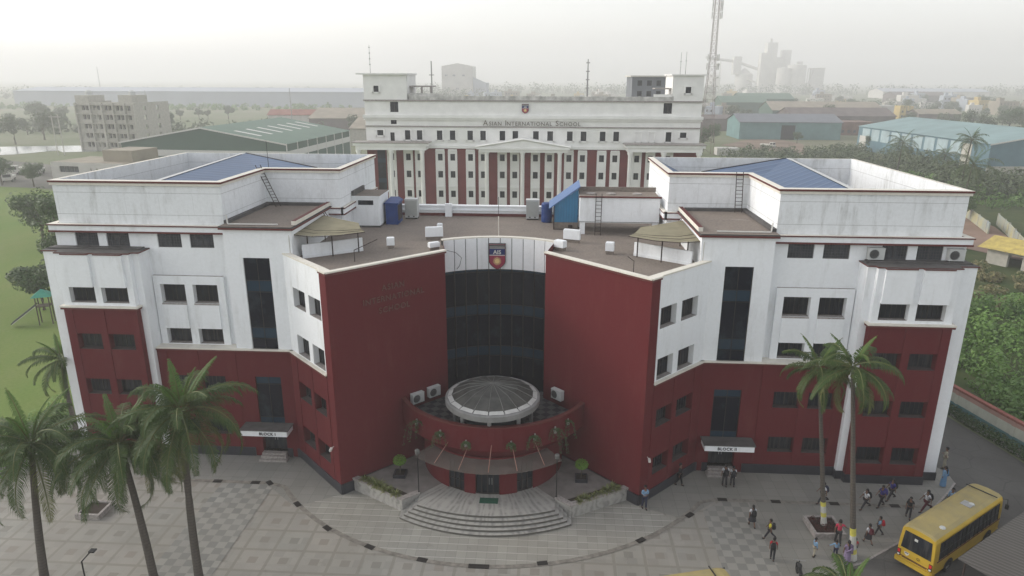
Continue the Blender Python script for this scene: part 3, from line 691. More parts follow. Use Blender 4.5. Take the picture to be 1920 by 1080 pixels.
# blue lean-to shed
bs=empty('roof_shed','teal blue corrugated shed with a sloping blue roof on the flat roof','shed')
m=MB(); m.poly([(4.05,6.2,15.6),(5.98,6.2,15.6),(5.98,6.2,18.35),(4.05,6.2,17.0)]); m.poly([(4.05,9.4,15.6),(4.05,6.2,15.6),(4.05,6.2,17.0),(4.05,9.4,17.0)]); m.build('wall',M['bluesheet'],bs)
m=MB(); m.poly([(3.6,6.0,16.78),(6.1,6.0,18.62),(6.1,9.6,18.62),(3.6,9.6,16.78)]); m.poly([(3.6,6.0,16.68),(6.1,6.0,18.5),(6.1,6.0,18.62),(3.6,6.0,16.78)]); m.build('roof',bluemetal('bright_blue_roof_sheet',(.06,.13,.30),(.10,.18,.36),(0,1,0),.3),bs)
m=MB(); m.box(4.02,5.98,6.22,9.3,15.0,15.6,1); m.box(3.98,4.06,6.12,6.2,15.0,17,0); m.box(3.98,6.0,6.1,6.18,15.0,15.06,0); m.box(5.2,5.55,6.14,6.2,15.15,15.4,0); m.build('base_frame',[M['iron'],M['roof']],bs)
# elevated white tank room
tr=empty('water_tank','long raised white water tank with three hatches at the right of the flat roof','water tank')
m=MB(); m.box(6.05,12.3,4.5,7.8,15.95,17.95,0,1); m.box(5.95,12.4,4.4,4.55,17.95,18.06,2); m.box(5.95,12.4,7.75,7.9,17.95,18.3,1); m.box(6.1,6.5,4.55,4.95,15.0,15.95,0); m.box(11.8,12.2,4.55,4.95,15,15.95,0); m.box(6.1,6.5,7.3,7.7,15,15.95,0); m.box(6.02,12.33,4.47,4.52,16.0,16.03,3)
m.build('wall',[M['white'],M['roof'],M['redtrim'],M['black']],tr)
for x in (7.0,8.6,10.7):
    m=MB(); m.lathe(x,6.3,[(.38,17.96),(.38,18.03),(.3,18.05),(0,18.05)],16); m.build('hatch',M['sill'],tr)
def ladder(name,label,P0,P1,wd,rungs,parent=None,side=(1,0,0)):
    m=MB(); s_=Vector(side)*wd/2; a=Vector(P0);b=Vector(P1)
    m.tube([a-s_,b-s_],.03,5); m.tube([a+s_,b+s_],.03,5)
    for i in range(1,rungs):
        p=a.lerp(b,i/rungs); m.tube([p-s_,p+s_],.02,4)
    o=m.build(name,M['iron'],parent); 
    if label: tag(o,label,'ladder')
    return o
ladder('ladder',None,(7.5,4.2,15.0),(7.5,4.3,18.3),.45,11,tr)
ladder('roof_ladder','rusty ladder standing upright against the upper wall of the right wing',(17.75,2.2,17.35),(17.75,2.75,20.3),.5,11)
ladder('roof_ladder','rusty ladder leaning sideways against the parapet of the left wing',(-17.3,2.1,17.35),(-18.85,2.65,20.45),.45,14,side=(.5,.8,0))
ladder('roof_ladder','short dark ladder between the right canopy and the tower roof',(12.4,1.0,15.6),(13.8,1.3,17.6),.4,7,side=(0,1,0))
ladder('roof_ladder','short dark ladder between the left canopy and the tower roof',(-12.4,1.0,15.6),(-13.8,1.3,17.6),.4,7,side=(0,1,0))
# shade canopies
tarp=plain('beige_tarpaulin',(.27,.245,.165),.9,.12,1.2)
for sx,lb in ((1,'right'),(-1,'left')):
    t=empty('shade_canopy','beige tarpaulin shade on thin poles on the %s side of the flat roof'%lb,'canopy')
    m=MB(sx); G=[[(9.1,-3.4,16.68),(10.7,-4.35,16.62),(12.3,-5.0,16.66),(13.6,-4.8,16.72)],[(9.6,-2.6,16.72),(11.0,-2.9,16.76),(12.6,-2.9,16.78),(13.5,-2.2,16.82)],[(10.2,-1.0,16.8),(11.4,-.4,16.86),(12.8,.6,16.9),(13.5,1.2,16.9)]]
    for j in range(2):
        for i in range(3): m.poly([G[j][i],G[j][i+1],G[j+1][i+1],G[j+1][i]])
    m.build('tarpaulin',tarp,t)
    m=MB(sx)
    for j in range(3): m.tube([Vector(p)-Vector((0,0,.04)) for p in G[j]],.025,5)
    for i in range(4): m.tube([Vector(G[j][i])-Vector((0,0,.04)) for j in range(3)],.025,5)
    for f in (.33,.66): m.tube([Vector(G[0][i]).lerp(Vector(G[1][i]),f)+Vector((0,0,.012)) for i in range(4)],.013,4)
    m.build('roof_frame',M['iron'],t)
    for x,y,z in ((9.83,-2.6,16.7),(11.3,-3.9,16.66),(13.0,-4.0,16.68),(13.4,.9,16.85)):
        m=MB(sx); m.tube([(x,y,15.0),(x,y,z)],.045,6); m.build('pole',M['iron'],t)
    m=MB(sx); m.obox((9.65,-2.15),(13.2,-4.65),0,4.3,-.15,0,15.0,15.95,0); m.obox((9.65,-2.15),(13.2,-4.65),0,4.3,.0,.05,15.0,15.2,0); o=m.build('roof_kerb_wall',M['white']); tag(o,'low white wall under the %s shade canopy on the flat roof'%lb,'wall')
# vents and small blocks
def block(label,loc,rz,sz,legs=True):
    t=empty('roof_vent',label,'roof vent',group='white vent blocks on the flat roof'); a,b,c=sz; m=MB(); m.box(-a/2,a/2,-b/2,b/2,.25,c,0); m.box(-a/2+.03,a/2-.03,-b/2+.03,b/2-.03,c,c+.05,0); m.build('cover',M['white'],t)
    m=MB(); m.box(-a/2+.05,a/2-.05,-b/2+.05,b/2-.05,0,.25,0); m.build('plinth',M['roof'],t); t.location=loc; t.rotation_euler=(0,0,rz)
block('long white concrete vent block behind the left end of the white band',(-5.15,1.8,15.0),.25,(1.35,.3,.95))
block('small white vent post behind the long left vent block',(-5.0,3.6,15.0),0,(.4,.35,.85))
block('white vent block near the left shade canopy on a patch of spilled white paint',(-7.85,-1.2,15.0),.2,(.55,.5,.75))
block('long white concrete vent block behind the right end of the white band',(5.4,1.6,15.0),-.35,(1.3,.3,.95))
block('white vent block near the right shade canopy',(8.0,-1.8,15.0),-.2,(.6,.5,.8))
block('white box behind the right end of the curved band',(4.5,-1.0,15.0),-.6,(.8,.5,.7))
block('low white box behind the left end of the curved band',(-4.6,-1.6,15.0),.6,(.8,.4,.55))
m=MB(); m.tube([(9.15,-6.6,15.0),(9.15,-6.6,15.75),(8.75,-6.4,16.0)],.03,5); simple('vent_pipe','bent dark pipe on the roof behind the right red wall','pipe',m,M['iron'])
m=MB(); m.tube([(-9.4,-5.2,15.0),(-9.4,-5.2,15.8),(-8.2,-3.6,16.2)],.03,5); simple('vent_pipe','long bent dark pipe on the roof behind the left red wall','pipe',m,M['iron'])
m=MB(); m.tube([(-.3,3.3,15.0),(-.3,3.3,16.6)],.03,6,0); m.tube([(-.3,3.3,16.6),(-.3,3.3,18.1)],.02,6,1); simple('flag_pole','thin red and white pole on the flat roof behind the emblem','pole',m,[M['cream'],M['iron']])
for sx,lb in ((1,'right'),(-1,'left')):
    m=MB(sx); m.tube([(14.6,-4.95,17.42),(18.0,-5.0,17.42),(18.1,-4.85,17.46),(18.15,-4.8,18.0)],.05,6); simple('drain_pipe','white plastic pipe lying on the tower roof of the %s wing'%lb,'pipe',m,M['pvc'])
    m=MB(sx); m.tube([(13.8,-5.2,17.0),(13.76,-5.3,16.6),(13.76,-5.3,15.3)],.05,6); simple('drain_pipe','white downpipe at the inner corner of the %s tower'%lb,'pipe',m,M['pvc'])
m=MB(); m.tube([(-18.4,3.6,19.5),(-18.4,3.6,22.2)],.02,5); simple('antenna_rod','thin dark rod on the parapet of the left wing','antenna',m,M['black'])
for sx,lb in ((1,'right'),(-1,'left')):   # security cameras on the piers
    m=MB(sx); m.tube([(10.35,-9.55,3.4),(10.45,-9.75,3.35)],.025,5); m.box(10.38,10.52,-10.05,-9.7,3.28,3.42); simple('security_camera','small white security camera on the red pier of the %s block'%lb,'camera',m,M['pvc'])
m=MB(); m.tube([(-3.55,-3.5,15.5),(-3.0,-1.8,14.9),(-2.75,-.6,14.2),(-3.0,.1,13.4),(-3.3,.3,13.0)],.02,5); simple('loose_cable','black cable hanging beside the left end of the white cladding band','cable',m,M['black'])
# lamps either side of the steps
for sx,lb in ((1,'right'),(-1,'left')):
    t=empty('lamp_post','slim black lamp post at the %s end of the curved steps'%lb,'lamp post'); x,y=4.5*sx,-10.68
    m=MB(); m.tube([(x,y,.75),(x,y,3.7)],.035,6); m.tube([(x,y,.75),(x,y,.95)],.07,8); m.build('post',M['black'],t)
    m=MB(); m.lathe(x,y,[(.05,3.7),(.14,3.75),(.16,4.0),(.1,4.05),(0,4.06)],10); m.build('lamp_head',plain('frosted_lamp',(.13,.13,.125),.4,.05) if 'frosted_lamp' not in bpy.data.materials else bpy.data.materials['frosted_lamp'],t)
# ================================================================ GROUND
def pave(name,kind):
    g=NG(name); co=g.co(); x,y,z=g.xyz(co)
    big=g.ramp(g.noise(co,.16,5,.6),.35,.7)
    if kind=='squares':
        P=1.83
        u=g.m('FRACT',g.m('ADD',g.m('DIVIDE',g.m('ADD',x,-10.6),P),100.5)); v=g.m('FRACT',g.m('ADD',g.m('DIVIDE',g.m('ADD',y,14.9),P),100.5))
        du=g.m('ABSOLUTE',g.m('SUBTRACT',u,.5)); dv=g.m('ABSOLUTE',g.m('SUBTRACT',v,.5)); d=g.m('MAXIMUM',du,dv)
        band=g.m('GREATER_THAN',d,.45); mid=g.m('LESS_THAN',d,.15)
        cell=g.comb(g.m('FLOOR',g.m('MULTIPLY',g.m('ADD',x,200),1/.61)),g.m('FLOOR',g.m('MULTIPLY',g.m('ADD',y,200),1/.61)),0)
        cell2=g.comb(g.m('FLOOR',g.m('DIVIDE',g.m('ADD',x,-10.6+183.915),P)),g.m('FLOOR',g.m('DIVIDE',g.m('ADD',y,14.9+183.915),P)),2)
        r=g.wn(cell); r2=g.wn(cell2)
        c=g.mix(r,(.285,.278,.25),(.243,.24,.218)); c=g.mix(g.m('MULTIPLY',g.m('GREATER_THAN',g.wn(g.comb(g.m('FLOOR',g.m('MULTIPLY',g.m('ADD',x,200),1/.61)),g.m('FLOOR',g.m('MULTIPLY',g.m('ADD',y,200),1/.61)),7)),.93),.6),c,(.215,.21,.195)); c=g.mix(g.m('MULTIPLY',r2,.3),c,(.33,.30,.27))
        c=g.mix(mid,c,g.mix(r2,(.205,.20,.18),(.235,.215,.19))); c=g.mix(g.m('MULTIPLY',band,.85),c,(.215,.205,.18))
    elif kind=='checker':
        ch=g.m('FRACT',g.m('MULTIPLY',g.m('ADD',g.m('FLOOR',g.m('MULTIPLY',g.m('ADD',x,200.1),1/.56)),g.m('FLOOR',g.m('MULTIPLY',g.m('ADD',y,200.1),1/.56))),.5))
        cell=g.comb(g.m('FLOOR',g.m('MULTIPLY',g.m('ADD',x,200.1),1/.56)),g.m('FLOOR',g.m('MULTIPLY',g.m('ADD',y,200.1),1/.56)),0); r=g.wn(cell)
        c=g.mix(g.m('GREATER_THAN',ch,.25),g.mix(r,(.29,.288,.265),(.255,.252,.235)),g.mix(r,(.21,.21,.198),(.18,.183,.175)))
    else:
        sc=1/.9 if kind=='slab' else 1/.6
        fx=g.m('MULTIPLY',g.m('ADD',x,200),sc); fy=g.m('MULTIPLY',g.m('ADD',y,200),sc)
        r=g.wn(g.comb(g.m('FLOOR',fx),g.m('FLOOR',fy),1))
        base=((.235,.232,.215),(.205,.205,.19)) if kind=='slab' else ((.30,.295,.265),(.25,.245,.222))
        c=g.mix(r,*base)
        jx=g.m('LESS_THAN',g.m('ABSOLUTE',g.m('SUBTRACT',g.m('FRACT',fx),.5)),.49); jy=g.m('LESS_THAN',g.m('ABSOLUTE',g.m('SUBTRACT',g.m('FRACT',fy),.5)),.49)
        c=g.mix(g.m('MULTIPLY',jx,jy),(.13,.13,.12),c)
        if kind=='apron':
            st=g.m('LESS_THAN',g.m('FRACT',g.m('MULTIPLY',g.m('ADD',y,200),1/.62)),.07); c=g.mix(st,c,(.44,.43,.40))
    c=g.mix(g.m('MULTIPLY',big,.35),c,(.17,.16,.14)); warm=g.ramp(g.noise(co,.07,3),.35,.65); c=g.mix(g.m('MULTIPLY',warm,.5),c,g.mix(1.0,c,(1.05,1.0,.93),'MULTIPLY'))
    sp=g.ramp(g.noise(co,1.1,6,.7),.58,.75); c=g.mix(g.m('MULTIPLY',sp,.38),c,(.12,.11,.10)); s2=g.ramp(g.noise(g.vscale(co,(.35,1.3,1)),.6,6,.75),.56,.68); c=g.mix(g.m('MULTIPLY',s2,.22),c,(.13,.12,.105))
    g.bump(g.noise(co,14,3),.15,.01)
    return g.out(c,.75,.25)
def sheet(name,pts,z,mt,kind='structure'):
    m=MB(); m.poly([(a,b,z) for a,b in pts]); o=m.build(name,mt); o['kind']=kind; return o
# far ground
g=NG('fields'); co=g.co(); f1=g.ramp(g.noise(co,.012,6,.6),.4,.62); f2=g.ramp(g.noise(co,.06,6,.65),.35,.7); f3=g.noise(co,.9,4)
c=g.mix(f1,(.15,.185,.10),(.24,.22,.17)); c=g.mix(g.m('MULTIPLY',f2,.5),c,(.10,.14,.07)); c=g.mix(g.ramp(f3,.35,.8),c,(.12,.13,.06)); M['fields']=g.out(c,.95,.1)  # field colours raised paler, putting some of the haze into the albedo
sheet('ground',[(-3400,-120),(3400,-120),(3400,5200),(-3400,5200)],-.012,M['fields'])
g=NG('lawn_grass'); co=g.co(); f=g.ramp(g.noise(g.vscale(co,(1,.35,1)),.10,5,.6),.3,.7); h=g.noise(co,3,5,.7); c=g.mix(f,(.115,.18,.04),(.18,.20,.07)); c=g.mix(g.ramp(h,.3,.9),c,(.09,.15,.03)); g.bump(h,.5,.06); M['lawn']=g.out(c,.95,.1)
sheet('lawn',[(-33.5,-7),(-33.5,60),(-70,84),(-150,130),(-260,120),(-200,-40),(-38,-40),(-38,-7)],0.0,M['lawn'])
g=NG('asphalt'); co=g.co(); f=g.ramp(g.noise(co,.25,6,.65),.35,.7); h=g.noise(co,12,4,.7); c=g.mix(f,(.088,.084,.078),(.125,.12,.112)); c=g.mix(g.ramp(h,.3,.9),c,(.07,.067,.063)); cr=g.n('TexVoronoi',feature='DISTANCE_TO_EDGE'); cr.inputs['Scale'].default_value=.45; g.l(co,cr.inputs['Vector']); c=g.mix(g.m('MULTIPLY',g.m('LESS_THAN',cr.outputs['Distance'],.012),.35),c,(.04,.04,.04)); g.bump(h,.35,.02); M['asphalt']=g.out(c,.85,.25)
sheet('asphalt_road',[(14,-42),(60,-42),(39.8,-8),(38.2,0),(37.2,4),(35.5,16),(35,60),(31.1,60),(31.1,-6),(21,-14)],.004,M['asphalt'])
M['walk']=pave('walkway_slabs','slab')
plaza=[(-38,-32),(20.6,-32),(21.6,-15.2),(22.3,-14.9),(26.0,-12.4),(31.4,-7.0),(32.3,-6.0),(32.5,-4.6),(31.9,-3.4),(31.0,-3.0),(31.0,-1.5),(-38,-1.5)]
m=MB(); m.prism(plaza,-.1,.11,1,0)
o=m.build('plaza_paving',[pave('patterned_plaza_pavers','squares'),M['sill']]); o['kind']='structure'
PZ=.11
# the building stands on the plaza level: everything there is built from z=0, so lower the plaza to it
for v in o.data.vertices: v.co.z=v.co.z-.11 if v.co.z>0 else -.2
sheet('walkway',[(-38,-8.95),(-15.6,-8.95),(-12.5,-11.6),(-9.8,-10),(9.8,-10),(12.7,-11.25),(15.3,-8.95),(17.3,-8.95),(17.3,-32),(20.55,-32),(21.55,-15.2),(22.28,-14.86),(25.95,-12.36),(31.37,-6.97),(32.27,-5.98),(32.45,-4.6),(31.9,-3.45),(31.0,-3.05),(31.0,-1.5),(-38,-1.5)][:],.006,M['walk'])
# carriageway level sits a kerb height lower at the right: the kerb itself
arc1=[(17.35*math.cos(R(a)),.9+17.35*math.sin(R(a))) for a in [225+i*3 for i in range(31)]]
sheet('entrance_apron',arc1+[(9.85,-9.9),(-9.85,-9.9)],.012,pave('striped_entrance_slabs','apron'))
M['check']=pave('chequered_pavers','checker')
sheet('chequered_paving',[(14.05,-32),(17.3,-32),(17.3,-9.2),(15.4,-9.2),(14.05,-10.3)],.018,M['check'])
sheet('chequered_paving',[(-18.6,-32),(-14.9,-32),(-14.9,-9.5),(-15.6,-9.15),(-18.6,-9.15)],.018,M['check'])
M['drain']=plain('dusty_drain_strip',(.255,.235,.205),.85,.25,2.5)
m=MB()
dl=[(-38,-8.95),(-15.6,-8.95)]+[(x,y) for x,y in arc1 if -15>-99][:0]+[(17.35*math.cos(R(a)),.9+17.35*math.sin(R(a))) for a in range(220,321,4)]+[(15.3,-8.95),(31.0,-8.95)]
dl=[(-38,-8.95),(-15.3,-8.95)]+[(17.4*math.cos(R(a)),.9+17.4*math.sin(R(a))) for a in range(216,325,4)]+[(15.3,-8.95),(28.5,-8.95)]
for i in range(len(dl)-1):
    a,b=dl[i],dl[i+1]; L_=math.hypot(b[0]-a[0],b[1]-a[1]); dx,dy=(b[0]-a[0])/L_,(b[1]-a[1])/L_; w2=.16
    m.poly([(a[0]+dy*w2,a[1]-dx*w2,.024),(b[0]+dy*w2,b[1]-dx*w2,.024),(b[0]-dy*w2,b[1]+dx*w2,.024),(a[0]-dy*w2,a[1]+dx*w2,.024)])
o=m.build('drain_channel',M['drain']); o['kind']='structure'
gr=None; gmat=plain('black_iron_grate',(.035,.031,.028),.7,.2,20)
gts=[(-30.2,-9.2,0,'by the far left palms'),(-22.5,-9.0,0,'between the left palms and the wing'),(-19.0,-8.95,0,'right of the third palm'),(-16.3,-8.95,0,'before the left corner of the curved drain'),(-15.3,-8.95,45,'at the left corner of the curved drain'),(-12.5,-11.25,45,'below the left red wall'),(-9.75,-13.6,38,'second down the left curve'),(-6.65,-15.2,25,'at lower left of the steps'),(-3.3,-16.15,12,'just left of the centre'),(0.05,-16.5,0,'at the centre, double length'),(3.7,-16.0,-12,'just right of the centre'),(9.65,-13.55,-38,'at lower right of the steps'),(13.1,-10.8,-45,'by the right curve end'),(15.6,-8.95,0,'before the Block II door'),(19.1,-8.95,0,'beside the two students at the right entrance'),(22.9,-8.95,0,'next to the left tall palm trunk'),(26.8,-8.95,0,'in front of the right end bay')]
for i,(x,y,a,l) in enumerate(gts):
    t=MB(); wdt=.31 if 'double' not in l else .6
    t.box(-wdt,wdt,-.18,.18,.026,.034,0)
    for k in range(7): t.box(-wdt+.04+k*(2*wdt-.08)/7,-wdt+.02+(k+1)*(2*wdt-.08)/7-.02,-.16,.16,.034,.044,0)
    o=t.build('drain_grate',gmat); o.location=(x,y,0); o.rotation_euler=(0,0,R(-a if x<0 else -a)); 
    if a: o.rotation_euler=(0,0,R(-abs(a)) if x<0 else R(abs(a)))
    tag(o,'dark iron drain grate in the plaza '+l,'drain grate','drain grates along the plaza channel')
# kerb edge strip on the road side
m=MB(); ke=[(20.6,-32),(21.55,-15.15),(22.3,-14.86),(26.0,-12.36),(31.4,-6.96),(32.3,-5.96)]
for i in range(5):
    a,b=ke[i],ke[i+1]; m.obox(a,b,0,math.hypot(b[0]-a[0],b[1]-a[1]),-.12,.0,-.05,.035)
o=m.build('kerb',M['sill']); o['kind']='structure'
# planters with palms on the right / the left bed
def bed(label,cx,cy,s,rz,plants=True):
    t=empty('planter_bed',label,'planter',(cx,cy,0),rz); m=MB()
    for (a,b,c_,d) in ((-s,s,-s,-s+.16),(-s,s,s-.16,s),(-s,-s+.16,-s+.16,s-.16),(s-.16,s,-s+.16,s-.16)): m.box(a,b,c_,d,0,.36,0)
    m.build('kerb_wall',M['sill'],t); m=MB(); m.box(-s+.16,s-.16,-s+.16,s-.16,0,.26); m.build('soil',M['soil'],t); return t
bed('low square stone planter with dark red groundcover round the left tall palm trunk',21.2,-11.75,.95,R(3))
bed('low square stone planter under the second foreground palm',-25.2,-12.9,.8,0)
for x,y,l in ((-6.2,-8.55,'left'),(6.2,-8.3,'right')):
    t=empty('planter_bed','dark square tree planter on the podium at the %s'%l,'planter',(x,y,.75)); m=MB(); s=.42
    for (a,b,c_,d) in ((-s,s,-s,-s+.08),(-s,s,s-.08,s),(-s,-s+.08,-s+.08,s-.08),(s-.08,s,-s+.08,s-.08)): m.box(a,b,c_,d,0,.24,0)
    m.build('kerb_wall',M['plinth'],t); m=MB(); m.box(-s+.08,s-.08,-s+.08,s-.08,0,.18); m.build('soil',M['soil'],t)
# boundary wall right: striped pink, cream and teal
g=NG('striped_boundary_paint'); x,y,z=g.xyz(g.co()); f=g.ramp(g.noise(g.comb(x,y,g.m('MULTIPLY',z,.3)),1.2,5,.65),.45,.75)
c=g.mix(g.m('GREATER_THAN',z,.75),(.10,.22,.23),(.50,.50,.42)); c=g.mix(g.m('GREATER_THAN',z,1.55),c,(.45,.27,.22)); c=g.mix(g.m('MULTIPLY',f,.4),c,(.2,.18,.16)); M['stripe']=g.out(c,.85,.2)
bw_=[(36.2,24),(38.0,6.4),(39.2,1.0),(41.0,-6),(44,-16)]
o=empty('boundary_wall','boundary wall painted cream and teal with a pinkish red coping along the right driveway','wall')
m=MB(); m2=MB()
for i in range(4):
    a,b=bw_[i],bw_[i+1]; L_=math.hypot(b[0]-a[0],b[1]-a[1]); m.obox(a,b,0,L_,-.2,0,0,1.95); m2.obox(a,b,-.02,L_+.02,-.3,.1,1.95,2.12)
    for k in range(int(L_/3)): m.obox(a,b,k*3+1,k*3+1.3,0,.08,0,1.94)
m.build('wall',M['stripe'],o); m2.build('coping',plain('faded_red_coping',(.30,.10,.075),.8,.2,3),o)
# ================================================================ BACK BLOCK
BB=empty('rear_school_block','large white rear school block with red lower storeys, white columns and a central pediment','building')
BY=70.
bm=[plain('old_white_render',(.80,.795,.77),.85,.06,.6),plain('dull_red_render',(.17,.035,.033),.85,.12,.5),M['sill'],plain('stained_white_render',(.66,.65,.62),.9,.3,.8)]
m=MB()
cols=[-24.1,-21.2,-19.2,-15.62,-13.45,-10.35,-8.15,-4.85,-2.68,.87,3.28,6.6,8.9,12.16,14.42,18.13,20.4,23.4]
rows=[(13.2,14.35),(10.25,11.4),(6.85,8.0)]
r4=[-21.15,-19.08,-15.62,-13.38,-10.35,-8.14,-4.82,-2.61,.9,3.32,6.65,8.97,12.19,14.47,23.22]
m.wall((-28.4,BY),(28.4,BY),15.5,23.3,[(x+28.4-.48,x+28.4+.48,16.7,18.3) for x in r4]+[(1.95,3.05,17.4,18.3),(4.2,4.95,16.0,17.9),(53.5,54.6,17.35,18.25),(4.4,5.8,21.3,23.0),(50.5,51.9,21.3,23.0),(4.4,5.4,19.3,20.3)],.25,0,0,2)
m.wall((-28.4,BY),(28.4,BY),0,15.5,[(x+28.4-.42,x+28.4+.42,c,d) for x in cols for c,d in rows],.25,1,0,2)
m.poly([(28.4,BY,0),(28.4,BY+16,0),(28.4,BY+16,23.3),(28.4,BY,23.3)],0); m.poly([(-28.4,BY+16,0),(-28.4,BY,0),(-28.4,BY,23.3),(-28.4,BY+16,23.3)],0)
m.poly([(-28.4,BY,23.3),(28.4,BY,23.3),(28.4,BY+16,23.3),(-28.4,BY+16,23.3)],2)
m.box(-28.7,28.7,BY-.5,BY,20.35,20.85,0); m.box(-28.6,28.6,BY-.25,BY,20.0,20.35,0); m.box(-28.5,28.5,BY-.2,BY,18.85,19.05,2)
m.box(-28.55,28.55,BY-.22,BY,23.1,23.35,2); m.box(-20.5,23.5,BY-.05,BY+.2,23.35,24.0,3)
for k in range(9): m.box(-20.5+5.5*k-.15,-20.5+5.5*k+.15,BY-.12,BY-.05,23.35,24.1,3)
m.box(-28.4,28.4,BY-.3,BY,15.3,15.75,0)
# end stair towers
m.wall((-28.4,BY-.06),(-21.0,BY-.06),23.3,27.4,[(1.7,2.6,24.6,25.6)],.2,0); m.box(-28.4,-21,BY+.3,BY+8,23.3,27.4,0); m.box(-29.5,-20.8,BY-.5,BY+8.3,27.4,27.65,0)
m.wall((23.4,BY-.06),(28.4,BY-.06),23.3,27.4,[(2.1,3.0,24.6,25.6)],.2,0); m.box(23.4,28.4,BY+.3,BY+8,23.3,27.4,0); m.box(23.1,28.9,BY-.4,BY+8.3,27.4,27.6,0)
m.box(-21,-17.0,BY+2,BY+6,25.4,25.6,2); m.box(-17.4,-17.1,BY+2,BY+2.3,23.3,25.4,2); m.box(-19,-18.7,BY+2,BY+2.3,23.3,25.4,2); m.box(-21,-15,BY+.3,BY+1,23.4,24.4,3)
m.box(20.4,23.4,BY+.2,BY+.5,23.3,24.4,0); m.prism([(20.6,BY+1),(23.4,BY+1),(23.4,BY+4),(20.6,BY+4)],25.2,25.4,2)
m.build('wall',bm,BB)
# portico slabs, pediment, columns
for x0,x1,nm in ((-30,-17.2,'portico'),(15.8,28.9,'portico')):
    p=MB(); p.box(x0,x1,BY-3.1,BY,15.9,16.35,0); p.box(x0+.4,x1-.4,BY-2.9,BY,15.2,15.9,0); p.box(x0-.15,x1+.15,BY-3.3,BY,16.354,16.5,2); p.build(nm,bm,BB)
p=MB(); x0,x1=-8.6,6.3; yf=BY-3.1
p.box(x0,x1,yf,BY,15.0,15.5,0); p.box(x0-.35,x1+.35,yf-.3,BY,15.5,15.85,0)
xc=(x0+x1)/2
p.poly([(x0-.35,yf-.1,15.85),(x1+.35,yf-.1,15.85),(xc,yf-.1,17.1)],0); p.poly([(x0-.6,yf-.4,15.9),(xc,yf-.4,17.25),(xc,BY,17.3),(x0-.6,BY,15.9)],0); p.poly([(xc,yf-.4,17.25),(x1+.6,yf-.4,15.9),(x1+.6,BY,15.9),(xc,BY,17.3)],0)
p.tube([(x0-.5,yf-.3,15.9),(xc,yf-.3,17.2),(x1+.5,yf-.3,15.9)],.14,4,0); p.box(xc-.4,xc+.4,yf-.2,yf-.1,15.95,16.6,0)
p.build('pediment',bm,BB)
for x in (-29.2,-23.6,-18.3,-7.3,-1.25,5.0,16.7,22.2,28.0):
    p=MB(); p.lathe(x,BY-2.6,[(.38,0),(.36,1),(.34,14.6),(.48,14.9),(.48,15.2)],14); p.build('column',bm[0],BB,True)
# white strips behind the paired windows
p=MB()
for x in cols:
    p.wall((x-.64,BY-.12),(x+.64,BY-.12),3,15.0,[(.22,1.06,c,d) for c,d in rows],.12,0)
    p.box(x-.80,x-.64,BY-.24,BY,3,14.9,0);p.box(x+.64,x+.80,BY-.24,BY,3,14.9,0); p.box(x-.76,x+.76,BY-.3,BY-.02,14.9,15.15,0); p.box(x-.78,x+.78,BY-.3,BY-.1,8.55,8.8,0)
p.build('window_surround',bm,BB)
p=MB(); p.box(-26.6,-25.2,BY-.1,BY,2,15,0); p.build('glass_strip',M['tall'],BB)
def bwin(x0,x1,z0,z1,fr=True):
    f=MB()
    if fr:
        for a,b,c_,d in ((x0-.22,x0,z0-.2,z1+.2),(x1,x1+.22,z0-.2,z1+.2),(x0,x1,z1,z1+.2),(x0-.3,x1+.3,z0-.25,z0-.0)): f.box(a,b,BY-.2,BY-.0,c_,d)
        pass
    else: f.box(x0,x1,BY+.1,BY+.16,z0,z0+.06); f.box((x0+x1)/2-.03,(x0+x1)/2+.03,BY+.1,BY+.16,z0,z1)
    o=f.build('window',bm[0] if fr else M['bronze'],BB); q=MB(); q.poly([(x0,BY+.17,z0),(x1,BY+.17,z0),(x1,BY+.17,z1),(x0,BY+.17,z1)]); q.build('pane',M['glass'],o)
for x in r4: bwin(x-.48,x+.48,16.7,18.3)
for x0,x1,z0,z1 in ((-26.45,-25.35,17.4,18.3),(-24.2,-23.45,16.0,17.9),(25.1,26.2,17.35,18.25),(-24,-22.6,21.3,23.0),(22.1,23.5,21.3,23.0),(-24,-23,19.3,20.3),(-26.7,-25.8,24.6,25.6),(25.5,26.4,24.6,25.6)): bwin(x0,x1,z0,z1,x0<-26 or x0>24)
for x in cols:
    for c_,d in rows: bwin(x-.42,x+.42,c_,d,False)
for x in (18.2,20.44):
    f=MB(); 
    for a,b,c_,d in ((x-.64,x-.42,16.5,18.4),(x+.42,x+.64,16.5,18.4),(x-.42,x+.42,18.2,18.4),(x-.7,x+.7,16.45,16.7)): f.box(a,b,BY-.2,BY,c_,d)
    f.build('blind_window',bm[0],BB)
x=-8.1
for word in ('ASIAN','INTERNATIONAL','SCHOOL'):
    o1=put_text(word[0],1.25,(x,BY-.3,19.2),(1,0),M['steel'],'roof_lettering',BB,align='LEFT',ext=.05); w1=o1.dimensions.x
    o2=put_text(word[1:],.92,(x+w1+.18,BY-.3,19.2),(1,0),M['steel'],'roof_lettering',BB,align='LEFT',ext=.05,space=1.15)
    for q in (o1,o2): q.data.materials.clear(); q.data.materials.append(M['ink2'] if 'ink2' in M else M.setdefault('ink2',plain('weathered_bronze_letters',(.17,.15,.12),.6)))
    x+=w1+.18+o2.dimensions.x+.62
shield(-.95,BY-.2,21.2,22.75,1.15,BB,'emblem',True)
def mast(name,label,x,y,z0,z1,r=.12,dishes=0):
    t=empty(name,label,'mast'); m=MB(); m.tube([(x,y,z0),(x,y,(z0+z1)/2),(x,y,z1)],[r,r*.9,r*.5],6); m.build('pole',M['steel'],t)
    m=MB()
    for k in range(4): zz=z0+(z1-z0)*(.3+.2*k); m.box(x-r*2,x+r*2,y-r*2,y+r*2,zz,zz+.15)
    m.build('collar',M['steel'],t)
